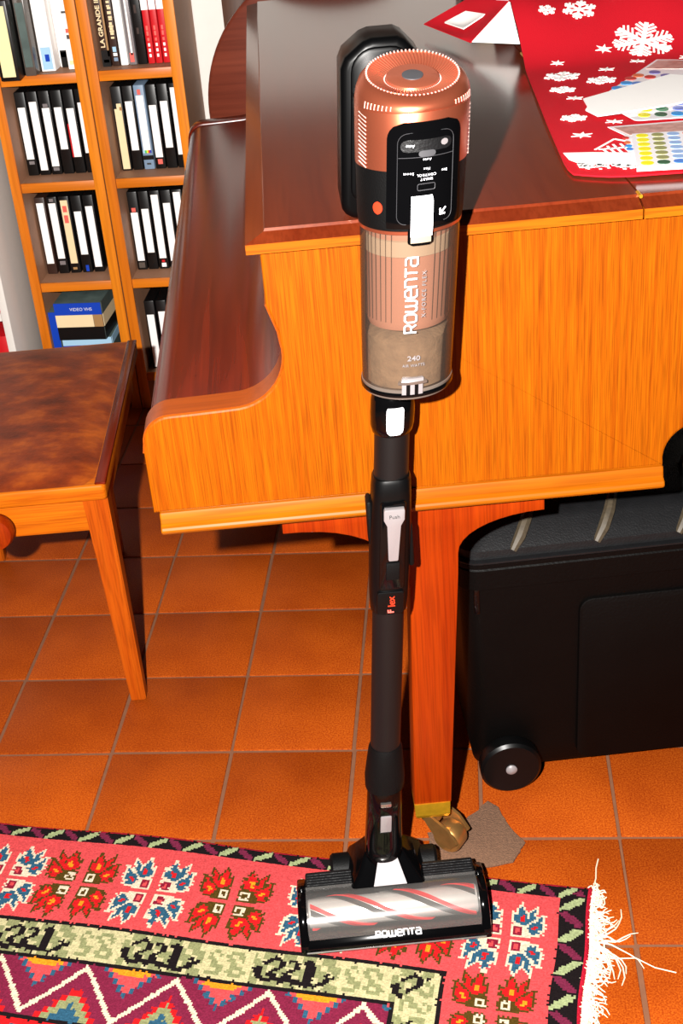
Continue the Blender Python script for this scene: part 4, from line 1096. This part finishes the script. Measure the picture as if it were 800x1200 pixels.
# printed motifs: thin raised print lying on the cloth
def flake(kind, s):
    bm = bmesh.new(); z = .0
    def bar(x0, y0, x1, y1, w_):
        nonlocal z
        z += .00001
        d = Vector((x1-x0, y1-y0)); L = d.length; d /= L; n_ = Vector((-d.y, d.x))*w_/2
        q = [Vector((x0, y0))-n_, Vector((x1, y1))-n_, Vector((x1, y1))+n_, Vector((x0, y0))+n_]
        t = bmesh.new(); lo_ = [t.verts.new((p.x, p.y, 0)) for p in q]; hi_ = [t.verts.new((p.x, p.y, .0007+z)) for p in q]
        t.faces.new(hi_); t.faces.new(lo_[::-1])
        for i in range(4): t.faces.new([lo_[i], lo_[(i+1) % 4], hi_[(i+1) % 4], hi_[i]])
        merge(bm, t)
    for k in range(6):
        a = rad(60*k+10); c_, s_ = cos(a), sin(a)
        def R_(x, y): return (x*c_-y*s_)*s, (x*s_+y*c_)*s
        if kind == 'star':
            p = [R_(0, -.28), R_(1, 0), R_(0, .28)]; t = bmesh.new()
            lo_ = [t.verts.new((x, y, 0)) for x, y in p]; hi_ = [t.verts.new((x, y, .0007+k*.00001)) for x, y in p]; t.faces.new(hi_); t.faces.new(lo_[::-1])
            for i in range(3): t.faces.new([lo_[i], lo_[(i+1) % 3], hi_[(i+1) % 3], hi_[i]])
            merge(bm, t)
        else:
            bar(*R_(0, 0), *R_(1, 0), .15*s)
            for f, L in ((.42, .36), (.68, .3)) if kind == 'flake' else ((.25, .3), (.42, .42), (.6, .42), (.78, .3)):
                for sg in (-1, 1): bar(*R_(f, 0), *R_(f+L*.62, sg*L*.8), .13*s if kind == 'flake' else .07*s)
    return bm
def cloth_z(u, v):
    return cz(u, v)+.0018+rise(u, v)+.006*sin(u*26)*max(0, min(1, (v-.7)/.12))*min(1, (1-v)/.1)+.0012
for nm, kind, u, v, s in (('snowflake', 'flake', .672, .762, .0270), ('snowflake', 'flake', .622, .765, .014), ('snowflake', 'big', .750, .668, .046), ('star', 'star', .687, .655, .0135), ('star', 'star', .671, .566, .0125), ('snowflake', 'flake', .650, .507, .022), ('star', 'star', .611, .625, .011), ('snowflake', 'flake', .603, .552, .027), ('snowflake', 'flake', .588, .473, .019), ('star', 'star', .594, .421, .012), ('snowflake', 'flake', .571, .318, .018), ('star', 'star', .616, .285, .012), ('star', 'star', .564, .236, .014), ('snowflake', 'flake', .735, .790, .013), ('star', 'star', .80, .60, .014), ('snowflake', 'flake', .90, .45, .03), ('star', 'star', .79, .79, .012), ('snowflake', 'flake', .90, .75, .03), ('star', 'star', .725, .60, .012)):
    o = obj(nm, warp(flake(kind, s), lambda co: Vector((co.x, co.y, co.z+cloth_z(u+co.x, v+co.y)-cloth_z(u, v)))), MT['clothback'], cloth, 0); o.location = (u, v, cloth_z(u, v))
sn = bmesh.new(); rn = random.Random(9)
pol = [(.527, .168), (.56, .160), (.60, .145), (.66, .140), (.74, .15), (.74, .115), (.66, .098), (.60, .092), (.575, .108), (.55, .114), (.536, .122), (.528, .14)]
prism(sn, [(u, v) for u, v in pol], 0, .0008, 'Z')
for k in range(260):
    t_ = rn.random(); u = .534+t_*.12; v = (.122-.35*(u-.534) if u < .6 else .098)-abs(rn.gauss(0, .008)); r_ = rn.uniform(.0008, .0020)
    prism(sn, [(u-r_, v-r_), (u+r_, v-r_), (u+r_, v+r_), (u-r_, v+r_)], 0, .0007, 'Z')
o = obj('snow_drift', sn, MT['clothback'], cloth, 0); o.location = (0, 0, .0054)
hs = bmesh.new()
for a, b in (((.566, .170), (.598, .208)), ((.598, .208), (.625, .175)), ((.575, .17), (.577, .152)), ((.583, .18), (.585, .150)), ((.591, .185), (.593, .148)), ((.600, .185), (.602, .148)), ((.570, .170), (.615, .168))):
    d = Vector(b)-Vector(a); n_ = Vector((-d.y, d.x)).normalized()*.0014
    prism(hs, [tuple(Vector(a)-n_), tuple(Vector(b)-n_), tuple(Vector(b)+n_), tuple(Vector(a)+n_)], 0, .0007, 'Z')
o = obj('house_print', hs, MT['clothback'], cloth, 0); o.location = (0, 0, .0056)

# sticker / paint cards on the cloth
PC = {k: plain('ink_'+k, A(*c, .75), .45) for k, c in dict(yellow=(246, 232, 20), green=(30, 116, 72), dkgreen=(40, 90, 60), blue=(72, 128, 214), sky=(40, 150, 226), peri=(112, 130, 214), olive=(150, 150, 96), ltblue=(150, 180, 226), orange=(226, 110, 60), red=(206, 50, 40), violet=(120, 110, 180)).items()}
MT['sheet'] = plain('glossy_sheet', A(226, 222, 226), .18, spec=.6)
MT['sheetprint'] = plain('colour_print', A(200, 150, 140, .8), .25, var=.7, scale=70)
def card(name, label, cat, pts, z, th, mat=None, group=None):
    c0 = Vector((sum(p[0] for p in pts)/len(pts), sum(p[1] for p in pts)/len(pts)))
    o = thing(name, label, cat, pworld(c0.x, c0.y, LZ+z), TH, group)
    obj('sheet', PR([(p[0]-c0.x, p[1]-c0.y) for p in pts], 0, th, 'Z'), mat or MT['sheet'], o, 0)
    def L(u, v): return u-c0.x, v-c0.y
    return o, L
def dots(o, L, P0, PU, PV, cols, th, r=(.0068, .0068)):
    """P0 near-left dot, PU step to the right, PV step away; cols[row][col]"""
    for j, row in enumerate(cols):
        for i, c in enumerate(row):
            if not c: continue
            p = L(P0[0]+PU[0]*i+PV[0]*j, P0[1]+PU[1]*i+PV[1]*j)
            bm = PR([(r[0]*cos(2*PI*k/18), r[1]*sin(2*PI*k/18)) for k in range(18)], 0, .0006, 'Z')
            q = obj('colour_dot', bm, PC[c], o, 0); q.location = (p[0], p[1], th)
zc = .0067
cA, LA_ = card('paint_card', 'printed colour-dot card lying under the white paper strip on the cloth', 'card', [(.618, .395), (.640, .280), (.645, .275), (.86, .255), (.90, .50), (.775, .582), (.751, .592)], zc, .0012)
dots(cA, LA_, (.657, .296), (.0205, -.004), (.0085, .025), [['yellow', 'dkgreen', 'sky', 'red', 'violet', 'sky'], ['yellow', 'green', 'peri', 'olive', 'blue', 'red'], [None, None, 'peri', 'green', 'blue', 'orange'], [None, None, 'violet', 'olive', 'blue', 'orange']], .0012, (.0078, .0105))
for k, (u, v, c) in enumerate(((.640, .405, 'yellow'), (.652, .418, 'orange'), (.658, .445, 'sky'), (.672, .440, 'blue'), (.676, .468, 'sky'), (.690, .460, 'blue'), (.688, .492, 'red'), (.702, .505, 'orange'), (.715, .49, 'red'), (.728, .515, 'violet'), (.738, .49, 'violet'))):
    p = LA_(u, v); q = obj('colour_dot', PR([(.008*cos(2*PI*k_/16), .010*sin(2*PI*k_/16)) for k_ in range(16)], 0, .0006, 'Z'), PC[c], cA, 0); q.location = (p[0], p[1], .0012)
q = obj('picture_print', PR([LA_(*p) for p in ((.722, .540), (.772, .520), (.85, .47), (.86, .50), (.775, .574), (.751, .584))], .0012, .0018, 'Z'), MT['sheetprint'], cA, 0)
cB, LB_ = card('paint_card', 'printed house-picture card half under the flat dotted tray near the lid edge', 'card', [(.601, .257), (.612, .215), (.592, .100), (.60, .085), (.80, .080), (.83, .25)], zc+.0002, .0010, MT['sheet'])
q = obj('picture_print', PR([LB_(*p) for p in ((.607, .250), (.618, .210), (.80, .195), (.81, .243))], .0010, .0015, 'Z'), MT['sheetprint'], cB, 0)
for k, (u, v, c) in enumerate(((.610, .20, 'red'), (.607, .18, 'orange'), (.605, .165, 'sky'), (.603, .152, 'blue'))):
    p = LB_(u, v); q = obj('colour_dot', PR([(.004*cos(2*PI*k_/12), .006*sin(2*PI*k_/12)) for k_ in range(12)], 0, .0006, 'Z'), PC[c], cB, 0); q.location = (p[0], p[1], .0010)
cT, LT_ = card('paint_tray', 'flat white tray of colour dots in columns near the lid edge', 'tray', [(.589, .062), (.79, .040), (.82, .172), (.6165, .196)], zc+.0014, .0055)
dots(cT, LT_, (.6035, .0725), (.0182, -.002), (.0037, .0185), [['yellow', 'dkgreen', 'blue', 'orange', 'red', 'blue', 'violet', 'sky', 'green']] + [['yellow', 'olive', 'ltblue', 'orange', 'red', 'ltblue', 'violet', 'sky', 'green']]*5 + [['yellow', 'olive', 'ltblue', 'orange', 'red', 'ltblue', 'violet', 'sky', 'green']], .0055, (.0072, .0078))
sp = PR([(.599, .391), (.741, .482), (.755, .470), (.85, .50), (.83, .40), (.74, .338), (.70, .322), (.646, .309), (.598, .300), (.590, .335), (.596, .350)], 0, .0018, 'Z')
o = obj('paper_strip', sp, MT['paper'], loc=pworld(0, 0, LZ+.0099), rz=TH, smooth=0)
tag(o, 'blank white paper strip lying across the colour-dot card on the red cloth', 'paper')
# black box behind the cloth with cream papers on it
o = tag(obj('black_case', PR(rrect(.552, .80, 1.120, 1.34, .01), 0, .055, 'Z', bev=.004), MT['black'], loc=pworld(0, 0, LZ), rz=TH), 'low black case behind the red cloth at the top of the lid', 'case')
o = tag(obj('cream_papers', PR([(.565, 1.125), (.84, 1.115), (.86, 1.33), (.58, 1.345)], 0, .006, 'Z'), MT['cream'], loc=pworld(0, 0, LZ+.0552), rz=TH, smooth=0), 'cream papers lying on the low black case behind the cloth', 'paper')
